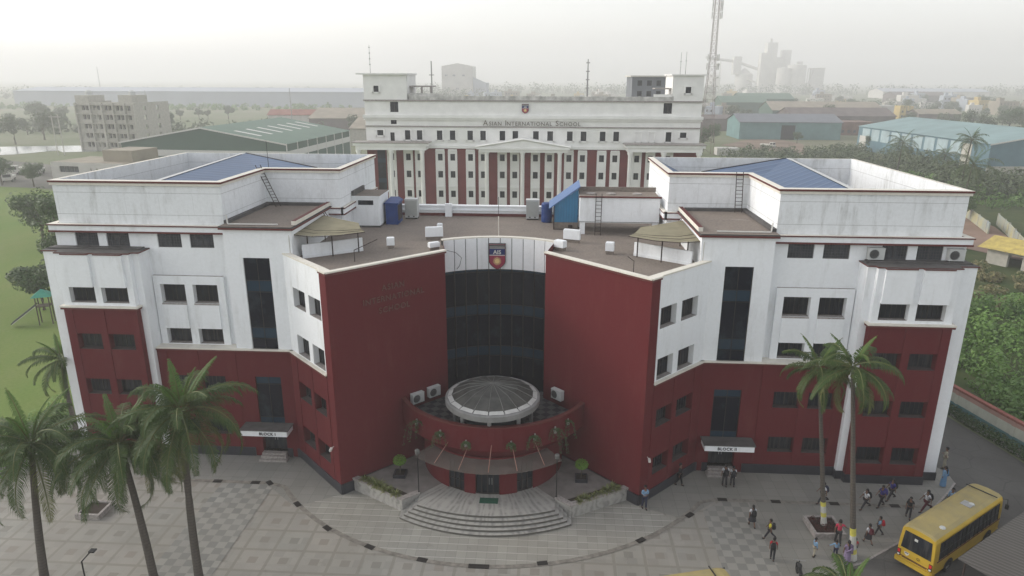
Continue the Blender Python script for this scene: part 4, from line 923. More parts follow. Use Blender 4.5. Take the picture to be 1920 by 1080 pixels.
mast('pole','tall thin steel pole on the rear block roof right of the centre',9.8,80,23,30.2,.16)
mast('antenna_rod','thin lightning rod on the left stair tower of the rear block',-27.6,72,27.6,32.2,.05)
mast('mast','slim lattice like mast behind the left part of the rear block',-23.6,110,0,30.5,.25)
# ================================================================ BACKGROUND BUILDINGS
def part(nm,mb,mt,par): return mb.build(nm,mt,par)
def shed(name,label,cx,cy,rz,Lx,Wy,eave,ridge,wm_,rm_,cat='warehouse',bands=(),door=None,group=None,skylights=0,bays=0,ridge_along='x'):
    t=empty(name,label,cat,(cx,cy,0),rz,group); m=MB(); a,b=Lx/2,Wy/2
    if ridge_along=='x':
        m.poly([(-a,-b,0),(a,-b,0),(a,-b,eave),(-a,-b,eave)]); m.poly([(a,b,0),(-a,b,0),(-a,b,eave),(a,b,eave)])
        m.poly([(a,-b,0),(a,b,0),(a,b,eave),(a,0,ridge),(a,-b,eave)]); m.poly([(-a,b,0),(-a,-b,0),(-a,-b,eave),(-a,0,ridge),(-a,b,eave)])
    else:
        m.poly([(-a,-b,0),(a,-b,0),(a,-b,eave),(0,-b,ridge),(-a,-b,eave)]); m.poly([(a,b,0),(-a,b,0),(-a,b,eave),(0,b,ridge),(a,b,eave)])
        m.poly([(a,-b,0),(a,b,0),(a,b,eave),(a,-b,eave)]); m.poly([(-a,b,0),(-a,-b,0),(-a,-b,eave),(-a,b,eave)])
    m.build('wall',wm_,t)
    m=MB(); e=.5
    if ridge_along=='x':
        for s in (-1,1):
            P=[(-a-e,s*(b+e),eave-.1),(a+e,s*(b+e),eave-.1),(a+e,0,ridge+.12),(-a-e,0,ridge+.12)]; m.poly(P if s<0 else P[::-1]); 
            m.poly([(p[0],p[1],p[2]-.25) for p in (P if s>0 else P[::-1])])
            m.poly([(-a-e,s*(b+e),eave-.35),(a+e,s*(b+e),eave-.35),(a+e,s*(b+e),eave-.1),(-a-e,s*(b+e),eave-.1)],0)
        for k in range(skylights):
            u=-a+Lx*(k+.7)/(skylights+.4); f=lambda y_:ridge+.12-(ridge-eave+.22)*abs(y_)/(b+e)+.06
            m.poly([(u-.8,-b*.65,f(b*.65)),(u+.8,-b*.65,f(b*.65)),(u+.8,-b*.3,f(b*.3)),(u-.8,-b*.3,f(b*.3))],1)
    else:
        for s in (-1,1):
            P=[(s*(a+e),-b-e,eave-.1),(s*(a+e),b+e,eave-.1),(0,b+e,ridge+.12),(0,-b-e,ridge+.12)]; m.poly(P if s>0 else P[::-1])
            m.poly([(0,-b-e,ridge-.3),(0,-b-e,ridge+.12),(s*(a+e),-b-e,eave-.1),(s*(a+e),-b-e,eave-.5)],2)
        for k in range(skylights):
            u=-b+Wy*(k+.7)/(skylights+.4); f=lambda x_:ridge+.12-(ridge-eave+.22)*abs(x_)/(a+e)+.06
            m.poly([(a*.3,u-.8,f(a*.3)),(a*.62,u-.8,f(a*.62)),(a*.62,u+.8,f(a*.62)),(a*.3,u+.8,f(a*.3))],1)
    m.build('roof',[rm_,M['pvc'],M['pvc']],t)
    if bands:
        m=MB()
        for z0,z1 in bands: m.box(-a-.08,a+.08,-b-.08,b+.08,z0,z1)
        m.build('wall_band',M['pvc'],t)
    if bays:
        m=MB()
        for k in range(bays+1):
            if ridge_along=='x': u=-a+Lx*k/bays; m.box(u-.2,u+.2,-b-.15,-b,0,eave)
            else: u=-b+Wy*k/bays; m.box(a,a+.15,u-.2,u+.2,0,eave)
        m.build('wall_pier',M['pvc'] if ridge_along!='x' else wm_,t)
    if door:
        m=MB(); m.box(door[0],door[1],-b-.1,-b+.02,0,door[2]); m.build('door',M['black'],t)
    return t
GR=plain('green_cladding',(.055,.105,.078),.7,.08,.15); GRr=plain('green_sheet_roof',(.085,.15,.105),.6,.1,.15)
TE=plain('teal_cladding',(.15,.26,.26),.7,.15,.2); GB=plain('grey_blue_sheet_roof',(.17,.18,.20),.6,.1,.2); CY=plain('cyan_grey_cladding',(.11,.20,.24),.6,.12,.3); CYr=plain('pale_teal_sheet_roof',(.22,.32,.32),.6,.15,.12)
BRN=plain('rusty_brown_sheet',(.16,.13,.12),.85,.2,.2); TAN=plain('tan_sheet_roof',(.30,.26,.20),.8,.15,.2); CON=plain('raw_concrete',(.44,.42,.37),.9,.12,1.3); BRK=plain('old_brick',(.22,.13,.10),.9,.25,.4); WHf=plain('pale_painted_wall',(.58,.56,.52),.85,.1,.2); YE=plain('yellow_painted_wall',(.5,.38,.15),.85,.1,.2); PALE=plain('pale_blue_grey_cladding',(.38,.41,.46),.8,.08,.05)  # PALE and CON are lightened, painting part of the distant haze
shed('green_warehouse','big dark green warehouse with a white trimmed gable behind the left wing',-97,176,R(-3),51,54,8.6,12.9,GR,GRr,bands=((4.6,6.4),),skylights=7,bays=7,ridge_along='y')
sh=shed('long_warehouse','very long pale blue grey warehouse fading into haze on the left horizon',-341,640,R(0),345,70,14,17,PALE,PALE)
shed('teal_warehouse','teal sided warehouse with a grey roof and dark open door near the lattice tower',113,294,R(0),46,24,8,11,TE,GB,door=(-4,2.2,6.5))
shed('cyan_warehouse','large cyan warehouse with pale panels in front of the right hand palms',149,203,R(4),40,78,9,12.5,CY,CYr,skylights=6,bays=0,ridge_along='y')
shed('brown_warehouse','low warehouse with a dark rusty roof behind the teal warehouse',168,375,R(2),58,26,7,11,BRN,BRN)
shed('tan_warehouse','long tan roofed shed with a green gable below the cement plant',188,455,R(-3),72,40,7,12,GR,TAN)
shed('green_shed','small green shed with a white gable left of the tan roofed shed',150,520,R(-4),34,40,10,14,GR,GRr,group=None)
shed('green_shed','green shed with a pale roof farther back below the cement silos',184,580,R(-4),44,40,11,15,GR,GRr)
shed('dark_roof_shed','long dark flat shed just behind the teal warehouse',118,345,R(-2),70,22,6.5,8,BRN,BRN)
shed('tan_roof_house','long low house with a pale tan roof right of the brown warehouse',250,425,R(0),26,16,6,8.5,BRN,TAN,'house')
shed('tan_warehouse','wide tan and brown roofed shed left of the rear school block',-84,335,R(5),80,50,7,11,BRN,TAN)
shed('tan_warehouse','pale roofed shed touching the left edge of the rear school block',-63,262,R(5),38,50,7,10.5,CON,TAN)
shed('red_roof_house','cream house with a red roof beyond the green warehouse',-135,345,R(4),42,14,7,9.5,WHf,plain('dull_red_tile_roof',(.28,.12,.09),.85,.15,.3),'house')
shed('far_shed','long pale shed on the horizon right of the cement plant',560,1050,R(0),150,50,10,14,WHf,PALE,group='far sheds at the right horizon')
shed('far_shed','tan long shed on the horizon near the right edge',620,800,R(-6),110,40,9,13,WHf,TAN,group='far sheds at the right horizon')
shed('far_shed','red brown long shed at the right horizon',430,820,R(3),60,30,9,13,BRN,BRN,group='far sheds at the right horizon')
# cyan warehouse: white doors and translucent panels on the left side, poster
t=[o for o in bpy.data.objects if o.name.startswith('cyan_warehouse')][0]
m=MB()
for k in range(9): m.box(-20.08,-20.02,-26+7*k,-20.4+7*k,4.2,8.4)
m.build('translucent_panel',plain('pale_translucent_sheet',(.38,.48,.50),.6,.15,.3),t)
m=MB(); m.box(-20.16,-20.09,-31,-26.5,1.5,8.2); m.build('sign_board',plain('cream_board',(.5,.48,.42),.7,.1),t)
m=MB(); m.box(-20.2,-20.02,32,37,0,5.5); m.build('door',WHf,t)
m=MB(); m.box(-20.1,20.1,-39.12,-38.9,0,2.4); m.build('plinth_wall',CON,t)
# unfinished block
ub=empty('unfinished_building','five storey raw concrete building with two roof towers and water tanks at far left','building',(-163,213,0),R(-9))
m=MB(); W_=26.; nF=5
holes=[(u,u+1.3,1.2+3.4*f,2.9+3.4*f) for f in range(5) for u in (2.5,4.2,7.5,9.2,12.5,14.2,17.5,19.2,22.5)]
m.wall((-13,-6),(13,-6),0,17.8,holes,1.0,0); m.wall((13,-6),(13,12),0,17.8,[(u,u+1.4,1.2+3.4*f,2.9+3.4*f) for f in range(5) for u in (4,11)],.6,0)
m.poly([(-13,12,0),(-13,-6,0),(-13,-6,17.8),(-13,12,17.8)]); m.poly([(-13,-6,17.2),(13,-6,17.2),(13,12,17.2),(-13,12,17.2)])
for f in range(1,6): m.box(-13.1,13.1,-6.9,-6,3.4*f-.25,3.4*f)
for u in (-13,-6.5,-1.5,3.5,8.5,12.6): m.box(u,u+.4,-6.95,-6.0,0,17.5)
m.box(-13,-7,-5.9,2,17.8,20.2); m.box(6,12,-5.9,2,17.8,20.4)
m.build('wall',CON,ub)
for k,(x,y) in enumerate(((-10,-2),(9,-2))):
    m=MB(); m.lathe(x,y,[(0,20.4),(1.2,20.4),(1.2,21.6),(.5,22.1),(0,22.1)],12); m.build('water_tank',M['greyplastic'],ub)
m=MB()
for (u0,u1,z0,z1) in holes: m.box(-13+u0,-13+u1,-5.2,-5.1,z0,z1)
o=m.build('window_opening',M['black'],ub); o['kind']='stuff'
# small white building in front of the green warehouse
hb=empty('low_white_building','low white flat roofed building with a strip of windows beyond the lawn','building',(-118,132,0),R(-8))
m=MB(); m.wall((-11,-6),(11,-6),0,5.2,[(2.5,8.5,2.6,4.2)]+[(12+1.7*k,12.6+1.7*k,3.2,3.8) for k in range(4)],.3,0); m.wall((-11,8),(-11,-6),0,5.2,(),.3,0); m.box(-11,11,-5.9,8,5.0,5.2,1); m.box(2,11,-2,8,5.2,8.2,1); m.build('wall',[WHf,TAN],hb)
m=MB()
for k in range(4): m.box(-8.5+1.5*k+.08,-7+1.5*k-.08,-5.8,-5.75,2.6,4.2)
m.build('window',M['louvre'],hb)
# silo tower and grey building behind the rear block
st=empty('silo_tower','tall pale clad silo tower with a small annexe rising behind the rear block','tower')
m=MB(); m.box(-67,-47.5,400,420,0,34); m.poly([(-67,400,34),(-57,400,35.8),(-47.5,400,34)]); m.poly([(-67,400,34),(-57,400,35.8),(-57,420,35.8),(-67,420,34)]);m.poly([(-57,400,35.8),(-47.5,400,34),(-47.5,420,34),(-57,420,35.8)])
for x in (-66.8,-63.8,-61,-57,-51,-47.8): m.box(x-.15,x+.15,399.6,400,0,34)
m.build('wall',WHf,st); m=MB(); m.box(-47.4,-39,402,420,0,24); m.poly([(-47.4,402,24),(-39,402,24),(-47.4,402,27.5)]); m.build('annexe',PALE,st)
m=MB(); 
for x,z in ((-65,28),(-60,28),(-54,28),(-58,20)): m.box(x,x+1.6,399.7,399.9,z,z+.9)
m.build('vent',GB,st); st.scale=(2,2,2); st.location=(-3.8,49,-27)

gb=empty('grey_building','flat roofed grey building with two rows of windows just left of the right stair tower','building')
m=MB(); m.wall((25.3,150),(44,150),0,27.3,[(1.5+2.6*k,2.8+2.6*k,z,z+1.4) for k in range(6) for z in (22.2,25.0)],.4,0); m.box(24.8,44.5,149.6,165,27.3,27.7,1); m.poly([(25.3,165,0),(25.3,150,0),(25.3,150,27.3),(25.3,165,27.3)]); m.build('wall',[GB,WHf],gb)
m=MB()
for k in range(6):
    for z in (22.2,25.0): m.box(26.8+2.6*k,28.1+2.6*k,150.3,150.35,z,z+1.4)
m.build('window',M['glass'],gb)
# lattice telecom tower
lt=empty('lattice_tower','tall slender steel lattice telecom tower with antennas at the right of the rear block','tower',(60,212,0))
lm=plain('galvanised_steel_red_tint',(.25,.19,.18),.6,.2,.1)
m=MB()
def hw(z): return 2.6 if z<4 else max(.95,2.6-1.65*(z/34)) if z<34 else max(.65,.95-.012*(z-34))
zs=[0]; 
while zs[-1]<62: zs.append(zs[-1]+max(2.2,hw(zs[-1])*1.5))
for sxx in (-1,1):
    for sy in (-1,1): m.tube([(sxx*hw(z),sy*hw(z),z) for z in zs],.08,4)
for i in range(len(zs)-1):
    a,b=zs[i],zs[i+1];p,q=hw(a),hw(b)
    for (A0,B0) in (((-1,-1),(1,-1)),((1,-1),(1,1)),((1,1),(-1,1)),((-1,1),(-1,-1))):
        m.tube([(A0[0]*p,A0[1]*p,a),(B0[0]*q,B0[1]*q,b)],.035,3,0,False); m.tube([(B0[0]*p,B0[1]*p,a),(A0[0]*q,A0[1]*q,b)],.035,3,0,False); m.tube([(A0[0]*p,A0[1]*p,a),(B0[0]*p,B0[1]*p,a)],.03,3,0,False)
m.build('lattice',lm,lt)
m=MB()
for z in (30,33,47,49.5,51):
    for dx,dy in ((-1,-1),(1,-1),(1,1)):
        m=MB(); x=dx*(hw(z)+.9); m.box(x-.18,x+.18,dy*1.2-.15,dy*1.2+.15,z,z+2.2); m.tube([(dx*hw(z),dy*hw(z),z+1),(x,dy*1.2,z+1)],.05,3); m.build('antenna_panel',M['pvc'],lt)
m=MB()
for z in (24,27,31.5): m=MB(); m.lathe(1.6,-1.6,[(0,z),(.7,z+.1),(.75,z+.5),(0,z+.6)],10); m.build('dish',M['pvc'],lt)
m=MB(); m.box(4,12,-2,3,0,2.6); m.build('equipment_cabin',WHf,lt); m=MB(); m.box(-9,-3,-2,2,0,2.4); m.build('equipment_cabin',WHf,lt)
mast('mast','pair member thin mast just left of the lattice tower, left one',57.2,260,0,37.5,.2); mast('mast','thin mast just left of the lattice tower, right one',59.4,260,0,37.8,.2)
# cement plant
cp=empty('cement_plant','hazy cement plant with silos, a preheater tower and an inclined conveyor on the right horizon','factory',(3.825,700,0))
m=MB()
def cyl(x,y,r,z0,z1,cap=0): m=MB(); m.lathe(x,y,[(r,z0),(r,z1),(0,z1+cap)],20); m.build('silo',WHf,cp)
cyl(203,20,9,0,31,7); cyl(181,60,7,0,31,3)
cyl(240,10,7,0,36,.5); cyl(251,14,7,0,36,.5); cyl(232,24,6,0,40,.5); cyl(254,34,6,0,38,.5); cyl(247,-10,9,0,40,1); cyl(234,-12,7,0,37,1)
m=MB()
m.box(219,229,0,12,0,62); m.box(213,219,-2,8,0,52); m.box(229,237,4,14,0,48); m.box(236,245,6,14,36,55); m.box(254,258,8,14,36,44); m.box(190,198,14,22,31,49); m.box(264,279,0,8,0,18); m.box(266,279,2,8,18,37); m.box(222,224,3,5,62,66); m.box(228,262,-6,2,0,20)
m.build('tower',WHf,cp); m=MB()
m.tube([(160,10,48),(192,18,44)],1.4,4); m.tube([(196,18,43),(214,6,36)],1.4,4); m.tube([(204,10,26),(216,4,22)],1,4)
for x in (164,176): m.tube([(x,12,0),(x,12,44)],.5,4)
for x,z in ((262,37),(264,37)): m.tube([(x,1,0),(x,1,z)],.4,4)
m.tube([(262,1,37),(279,1,37.5)],.4,4); m.tube([(262,1,20),(268,1,36)],.4,4)
m.build('conveyor',CON,cp); cp.scale=(2.05,2.05,2.05); cp.location=(3.8*(1-2.05)+0,1487,-28)

# town houses in the haze
random.seed(5)
house_m=[WHf,TAN,PALE,CON,YE]
def townhouse(i):
    t=MB(); w1,d1,h1=random.uniform(9,16),random.uniform(9,14),random.uniform(5,11)
    t.wall((-w1/2,-d1/2),(w1/2,-d1/2),0,h1,[(1.2+2.6*k,2.3+2.6*k,z,z+1.3) for k in range(int((w1-2)/2.6)) for z in ([1.2,4.4,7.6][:max(1,int(h1/3.4))])],.6,0)
    t.poly([(w1/2,-d1/2,0),(w1/2,d1/2,0),(w1/2,d1/2,h1),(w1/2,-d1/2,h1)]); t.poly([(-w1/2,d1/2,0),(-w1/2,-d1/2,0),(-w1/2,-d1/2,h1),(-w1/2,d1/2,h1)]); t.poly([(-w1/2,d1/2,h1),(-w1/2,-d1/2,h1),(w1/2,-d1/2,h1),(w1/2,d1/2,h1)]); t.poly([(-w1/2,-d1/2+.6,0),(w1/2,-d1/2+.6,0),(w1/2,-d1/2+.6,h1-.3),(-w1/2,-d1/2+.6,h1-.3)],1)
    t.box(-w1/4,0,0,d1/3,h1,h1+2.4,0)
    e=empty('town_house','small flat roofed house blurred by haze in the far town','house',group='small houses of the hazy town'); t.build('wall',[house_m[i%5],M['black']],e); return e
protos=[townhouse(i) for i in range(6)]
def near_thing(x,y): return any(abs(x-a)<b and abs(y-c_)<d for a,b,c_,d in ((113,36,294,28),(149,34,203,52),(168,42,375,26),(188,48,455,34),(250,22,425,18),(118,44,345,20),(150,30,520,34),(184,32,580,34)))
k=0
for (xr,yr,n) in (((40,140),(330,820),26),((-120,40),(330,900),20),((270,520),(480,900),26),((200,420),(620,1100),18)):
    for i in range(n):
        x,y=random.uniform(*xr),random.uniform(*yr)
        if near_thing(x,y): continue
        if k<6: o=protos[k]; o.location=(x,y,0); o.rotation_euler=(0,0,random.uniform(-.4,.4))
        else: o=copy_thing(protos[k%6],'small flat roofed house blurred by haze in the far town',(x,y,0),random.uniform(-.4,.4),random.uniform(.7,1.25))
        (protos[k] if k<6 else o)['label']='small flat roofed house blurred by haze '+('left of the lattice tower' if x<40 else 'below the cement plant' if x<200 and y<620 else 'far right of the cement plant' if y<700 else 'on the hazy horizon'); k+=1
def special(label,x,y,w1,d1,h1,mt,rz=0):
    e=empty('house',label,'house',(x,y,0),rz); t=MB(); n=int((w1-2)/3)
    hl=[(1.3+3*q,2.7+3*q,z,z+1.4) for q in range(n) for z in ([1.2,4.4,7.6][:max(1,int(h1/3.4))])]
    t.wall((-w1/2,-d1/2),(w1/2,-d1/2),0,h1,hl,.4,0); t.poly([(w1/2,-d1/2,0),(w1/2,d1/2,0),(w1/2,d1/2,h1),(w1/2,-d1/2,h1)]); t.poly([(-w1/2,d1/2,0),(-w1/2,-d1/2,0),(-w1/2,-d1/2,h1),(-w1/2,d1/2,h1)]); t.poly([(-w1/2,d1/2,h1),(-w1/2,-d1/2,h1),(w1/2,-d1/2,h1),(w1/2,d1/2,h1)]); t.build('wall',mt,e)
    t=MB(); 
    for (a,b,c_,d) in hl: t.box(-w1/2+a,-w1/2+b,-d1/2+.3,-d1/2+.34,c_,d)
    t.build('window',M['louvre'],e)
special('bright white two storey house among the trees beyond the brown warehouse',228,450,12,10,10,WHf)
special('yellow painted house right of the bright white house',252,470,9,10,9,YE)
special('brick ruin without a roof in front of the brown warehouse',150,318,26,14,6.5,BRK,R(3))
# stacks of brick rubble near the ruin
# power poles
def pylon(label,x,y,h):
    t=empty('power_pole',label,'power pole',(x,y,0),group='twin power poles on the left'); m=MB(); m.tube([(-1.2,0,0),(-1.2,0,h)],.18,5); m.tube([(1.2,0,0),(1.2,0,h)],.18,5); m.build('post',CON,t); m=MB(); m.tube([(-2.2,0,h*.95),(2.2,0,h*.95)],.14,4); m.tube([(-1.2,0,h*.7),(1.2,0,h*.7)],.1,4); m.build('crossarm',CON,t)
pylon('twin power poles at the water edge on the far left',-172,190,14); pylon('twin power poles left of the unfinished concrete building',-162,200,16)
mast('mast','thin guyed mast in front of the long blue grey warehouse',-250,380,0,19,.25); mast('mast','thin mast on the left horizon behind the long warehouse',-620,900,0,40,.6); mast('mast','thin mast between the green warehouse and the rear block horizon',-128,300,0,22,.25)
# lake
g=NG('still_water'); M['water']=g.out((.25,.27,.27),.12,.6)
sheet('lake',[(-330,176),(-205,182),(-190,190),(-184,205),(-178,199),(-160,206),(-150,232),(-200,222),(-230,212),(-330,208)],.06,M['water'])
# yard, dirt road at right
dirt=plain('dusty_earth',(.26,.19,.14),.95,.25,.06)
sheet('dirt_yard',[(74,250),(98,215),(112,260),(108,283),(96,283)],.05,dirt); sheet('dirt_yard',[(-140,118),(-100,112),(-95,128),(-150,160),(-185,175),(-190,150)],.05,plain('grey_yard_ground',(.16,.15,.13),.95,.2,.08))
sheet('dirt_road',[(70,70),(77,57),(82,66),(88,84),(90,104),(80,100),(76,84)],.16,plain('red_dirt_road',(.30,.20,.15),.95,.2,.1))
def cwall(label,pts,h=2.2):
    e=empty('compound_wall',label,'wall',group=None); m=MB();p=MB()
    for i in range(len(pts)-1):
        a,b=pts[i],pts[i+1];L_=math.hypot(b[0]-a[0],b[1]-a[1]); m.obox(a,b,0,L_,-.2,0,0,h)
        for k in range(int(L_/6)+1): p.obox(a,b,k*6-.15,k*6+.15,-.25,.06,0,h+.15)
    m.build('wall',plain('blotchy_yellow_and_blue_wall',(.42,.38,.20),.9,.2,.35,col2=(.25,.30,.34)) if 'blotchy_yellow_and_blue_wall' not in bpy.data.materials else bpy.data.materials['blotchy_yellow_and_blue_wall'],e); p.build('pier',CON,e)
cwall('old yellow and blue compound wall behind the dirt road, left stretch',[(92,108),(87,90.5),(82.8,77.4)])
cwall('old yellow and blue compound wall beyond the dirt road, right stretch',[(89.5,86),(86,77),(82,68),(78,58)])
hut=empty('hut','low hut with a yellow tarpaulin roof at the right edge beyond the driveway','hut',(76.5,52,0),R(-60))
m=MB(); m.wall((-7,-3),(7,-3),0,2.6,[(3,5,0,2),(8,9.4,1,2)],.5,0); m.wall((-7,4),(-7,-3),0,2.6,(),.3,0); m.wall((7,-3),(7,4),0,2.6,(),.3,0); m.build('wall',[CON],hut)
m=MB(); m.poly([(-8,-4,2.5),(8,-4,2.5),(8,0,3.9),(-8,0,3.9)],0); m.poly([(-8,0,3.9),(8,0,3.9),(8,5,2.6),(-8,5,2.6)],1)
for k in range(9): m.box(-8+2*k-.04,-8+2*k+.04,-4,-3.9,2.4,2.6,0)
m.build('roof',[plain('yellow_tarpaulin',(.52,.42,.12),.8,.25,1.2,col2=(.33,.25,.09)),BRN],hut)
# corrugated shed roof at the lower right
M['ribroof']=bluemetal('brown_ribbed_sheet',(.065,.057,.048),(.115,.10,.085),(.62,.78,0),.28)
# ================================================================ VEGETATION
ps=empty('parking_shed','brown ribbed metal shed roof at the lower right corner beside the yellow bus','shed')
q_=lambda a,b,z:(25.6+.81*a+.59*b,-17.6+.59*a-.81*b,z)
m=MB(); m.poly([q_(0,0,2.7),q_(0,7,2.4),q_(14,7,2.4),q_(14,0,2.7)]); m.poly([q_(0,0,2.6),q_(14,0,2.6),q_(14,0,2.7),q_(0,0,2.7)]); m.build('roof',M['ribroof'],ps)
m=MB()
for a in (.3,5,9.7): 
    for b in (.3,6.6): m.tube([q_(a,b,0),q_(a,b,2.5)],.06,6)
m.build('post',M['iron'],ps)
def leafmat(name,c1,c2,c3,tr=.25,scale=.8):
    g=NG(name); info=g.n('ObjectInfo'); co=g.co()
    f=g.ramp(g.noise(co,scale,4,.6),.32,.68); r=g.wn(g.n('NewGeometry').outputs['Random Per Island']) if False else g.n('NewGeometry').outputs['Random Per Island']
    c=g.mix(f,c1,c2); c=g.mix(g.m('MULTIPLY',r,.6),c,c3)
    g.b.inputs['Roughness'].default_value=.55; g.b.inputs['Specular IOR Level'].default_value=.3
    t=g.n('BsdfTranslucent'); g.l(c,t.inputs['Color']); g.l(c,g.b.inputs['Base Color'])
    mx=g.n('MixShader'); mx.inputs[0].default_value=tr; g.l(g.b.outputs[0],mx.inputs[1]); g.l(t.outputs[0],mx.inputs[2]); g.l(mx.outputs[0],g.nt.nodes['Material Output'].inputs['Surface'])
    return g.mat
PALM=[leafmat('coconut_frond_green',(.022,.052,.010),(.045,.085,.016),(.08,.115,.03)),leafmat('young_frond_green',(.055,.12,.02),(.085,.16,.03),(.10,.16,.04)),leafmat('old_frond_yellow',(.10,.12,.035),(.16,.16,.05),(.07,.09,.03))]
def barkmat():
    g=NG('ringed_palm_bark'); x,y,z=g.xyz(g.co()); rg=g.m('FRACT',g.m('MULTIPLY',z,5.5)); f=g.noise(g.co(),6,4)
    c=g.mix(f,(.115,.10,.085),(.065,.057,.05)); c=g.mix(g.m('MULTIPLY',g.m('LESS_THAN',rg,.22),.5),c,(.05,.045,.04)); g.bump(rg,.4,.03); return g.out(c,.9,.15)
M['bark']=barkmat(); M['branch']=plain('brown_branch',(.10,.08,.06),.9,.2,4)
def frond(mb,base,az,el,L,rng,droop,mi,wid=1.0,pairs=34,spine=1):
    # rachis curve starts at elevation el and bends down
    d=Vector((math.cos(az),math.sin(az),0)); p=Vector(base); e=el; pts=[p.copy()]; n=14; tw=rng.uniform(-.25,.25)
    side0=Vector((-d.y,d.x,0))
    for i in range(n):
        e-=droop/n*(0.4+1.5*i/n); p=p+(d*math.cos(e)+Vector((0,0,1))*math.sin(e)+side0*tw*.3*(i/n))*(L/n); pts.append(p.copy())
    mb.tube(pts,[.045*(1-.85*i/n)+.006 for i in range(n+1)],4,spine,False)
    for k in range(pairs):
        t=.10+.89*k/pairs; f=t*n; i=min(int(f),n-1); q=pts[i].lerp(pts[i+1],f-i); tg=(pts[i+1]-pts[i]).normalized()
        side=tg.cross(Vector((0,0,1))); 
        if side.length<.1: side=side0.copy()
        side.normalize(); up=side.cross(tg)
        ll=wid*(.30+.72*math.sin(math.pi*min(1,t*1.02)**.75))*rng.uniform(.75,1.15)
        if ll<.12: continue
        for s in (-1,1):
            o=(side*s*.78+tg*(.35+.5*t)-Vector((0,0,1))*rng.uniform(.1,.4)+up*.18).normalized()
            o2=(o*.6-Vector((0,0,1))*rng.uniform(.7,1.5)+tg*.15).normalized()
            a=q; b=a+o*ll*.5; c=b+o2*ll*.55; wv=tg*(.020+.006*wid)
            mb.poly([a-wv*.6,a+wv*.6,b+wv,b-wv],mi); mb.poly([b-wv,b+wv,c],mi)
def palm(label,base,crown,L,n,seed,bands=False,trunk_r=.19,detail=1.,group='coconut palms on the school forecourt',cat='palm tree',yellow=2):
    rng=random.Random(seed); t=empty('palm_tree',label,cat,base,0,group)
    c=Vector(crown)-Vector(base); m=MB(); bow=Vector((rng.uniform(-.25,.25),rng.uniform(-.2,.2),0))*(0 if bands else 1)
    pts=[];rs=[]
    for i in range(13):
        f=i/12; p=Vector((c.x*f**(1 if bands else 1.3),c.y*f**1.3,c.z*f))+bow*math.sin(math.pi*f); pts.append(p); rs.append(trunk_r*(1.25-.55*f) if i else trunk_r*1.6)
    m.tube(pts,rs,10); m.build('trunk',M['bark'],t,True)
    m=MB(); top=pts[-1]
    for i in range(n):
        f=(i+.5)/n; az=i*2.39996+rng.uniform(-.35,.35); el=R(80-118*f**.85)+rng.uniform(-.12,.12)
        mi=1 if f<.13 else (2 if (f>.86 and rng.random()<yellow*.25) else 0)
        frond(m,top+Vector((math.cos(az)*.12,math.sin(az)*.12,.25-.5*f)),az,el,L*rng.uniform(.85,1.08)*(0.62+.38*min(1,f*3)),rng,rng.uniform(.9,2.0) if f>.12 else .5,mi,wid=L/4.4*(.42 if f<.13 else 1),pairs=int(64*detail),spine=2)
    m.build('crown',PALM,t)
    if detail>.8:
        m=MB()
        for k in range(7):
            a=k*.9; q=top+Vector((math.cos(a)*.28,math.sin(a)*.28,-.25-.12*(k%3))); m.tube([q+Vector((0,0,.14)),q+Vector((0,0,.06)),q,q-Vector((0,0,.1))],[.04,.11,.12,.03],7)
        m.build('coconut_cluster',PALM[2],t,True)
    if bands:
        m=MB()
        def at(z):
            for i in range(12):
                if pts[i].z<=z<=pts[i+1].z: f=(z-pts[i].z)/(pts[i+1].z-pts[i].z); return pts[i].lerp(pts[i+1],f),rs[i]+(rs[i+1]-rs[i])*f
        for j,(z0,z1) in enumerate(bands):
            a,ra=at(z0);b,rb=at(z1); m.tube([a,b],[ra+.012,rb+.012],10,j%2,False)
        m.build('painted_band',[bpy.data.materials.get('chalk_white') or plain('chalk_white',(.5,.5,.46),.8,.1),bpy.data.materials.get('band_yellow') or plain('band_yellow',(.55,.5,.10),.8,.1)],t)
    return t
palm('leaning foreground coconut palm at the far left edge, crown cut by the picture edge',(-23.6,-19.6,0),(-22.7,-19.5,8.8),4.2,33,11)
palm('second foreground coconut palm from the left, lowest and widest crown',(-17.6,-19.2,0),(-18.3,-19,8.7),4.3,36,12,yellow=1)
palm('third foreground coconut palm from the left, with the tallest crown',(-15.1,-19.1,0),(-14.7,-19,10.7),4.2,32,13)
palm('smaller coconut palm behind, standing at the left end of the left wing near the lawn',(-32.0,-4.5,0),(-32.3,-4.3,6.9),3.1,22,14,trunk_r=.17)
bd=[(0.05,.45),(.45,.72),(.72,1.05),(1.05,1.3)]
palm('tall slim coconut palm growing from the stone planter in front of the right wing',(21.25,-11.65,0),(19.55,-11.6,10.9),2.7,18,15,[(.32,.9),(.9,1.2),(1.2,1.65),(1.65,1.95)],.125,yellow=3)
palm('tall coconut palm nearest the right planter, with the larger crown and painted trunk foot',(21.85,-14.55,0),(20.1,-14.5,12.2),3.0,20,16,[(.05,.5),(.5,.8),(.8,1.7),(1.7,2.2)],.135,yellow=4)
palm('low young palm cut by the bottom edge at the lower right',(18.6,-20.7,0),(18.75,-20.6,2.9),2.7,28,17,trunk_r=.16,yellow=0)
for i,(x,y,h,L) in enumerate(((101,152,10,6),(93,104,9.5,7),(105,127,13,5),(112,150,7,5))):
    palm(['coconut palm in front of the cyan warehouse door','broad coconut palm rising behind the right wing parapet','thin tall coconut palm before the corner of the cyan warehouse','short palm in the scrub left of the cyan warehouse corner'][i],(x,y,0),(x+.5,y,h),L,24,30+i,detail=.6,group='coconut palms in the scrub at right')
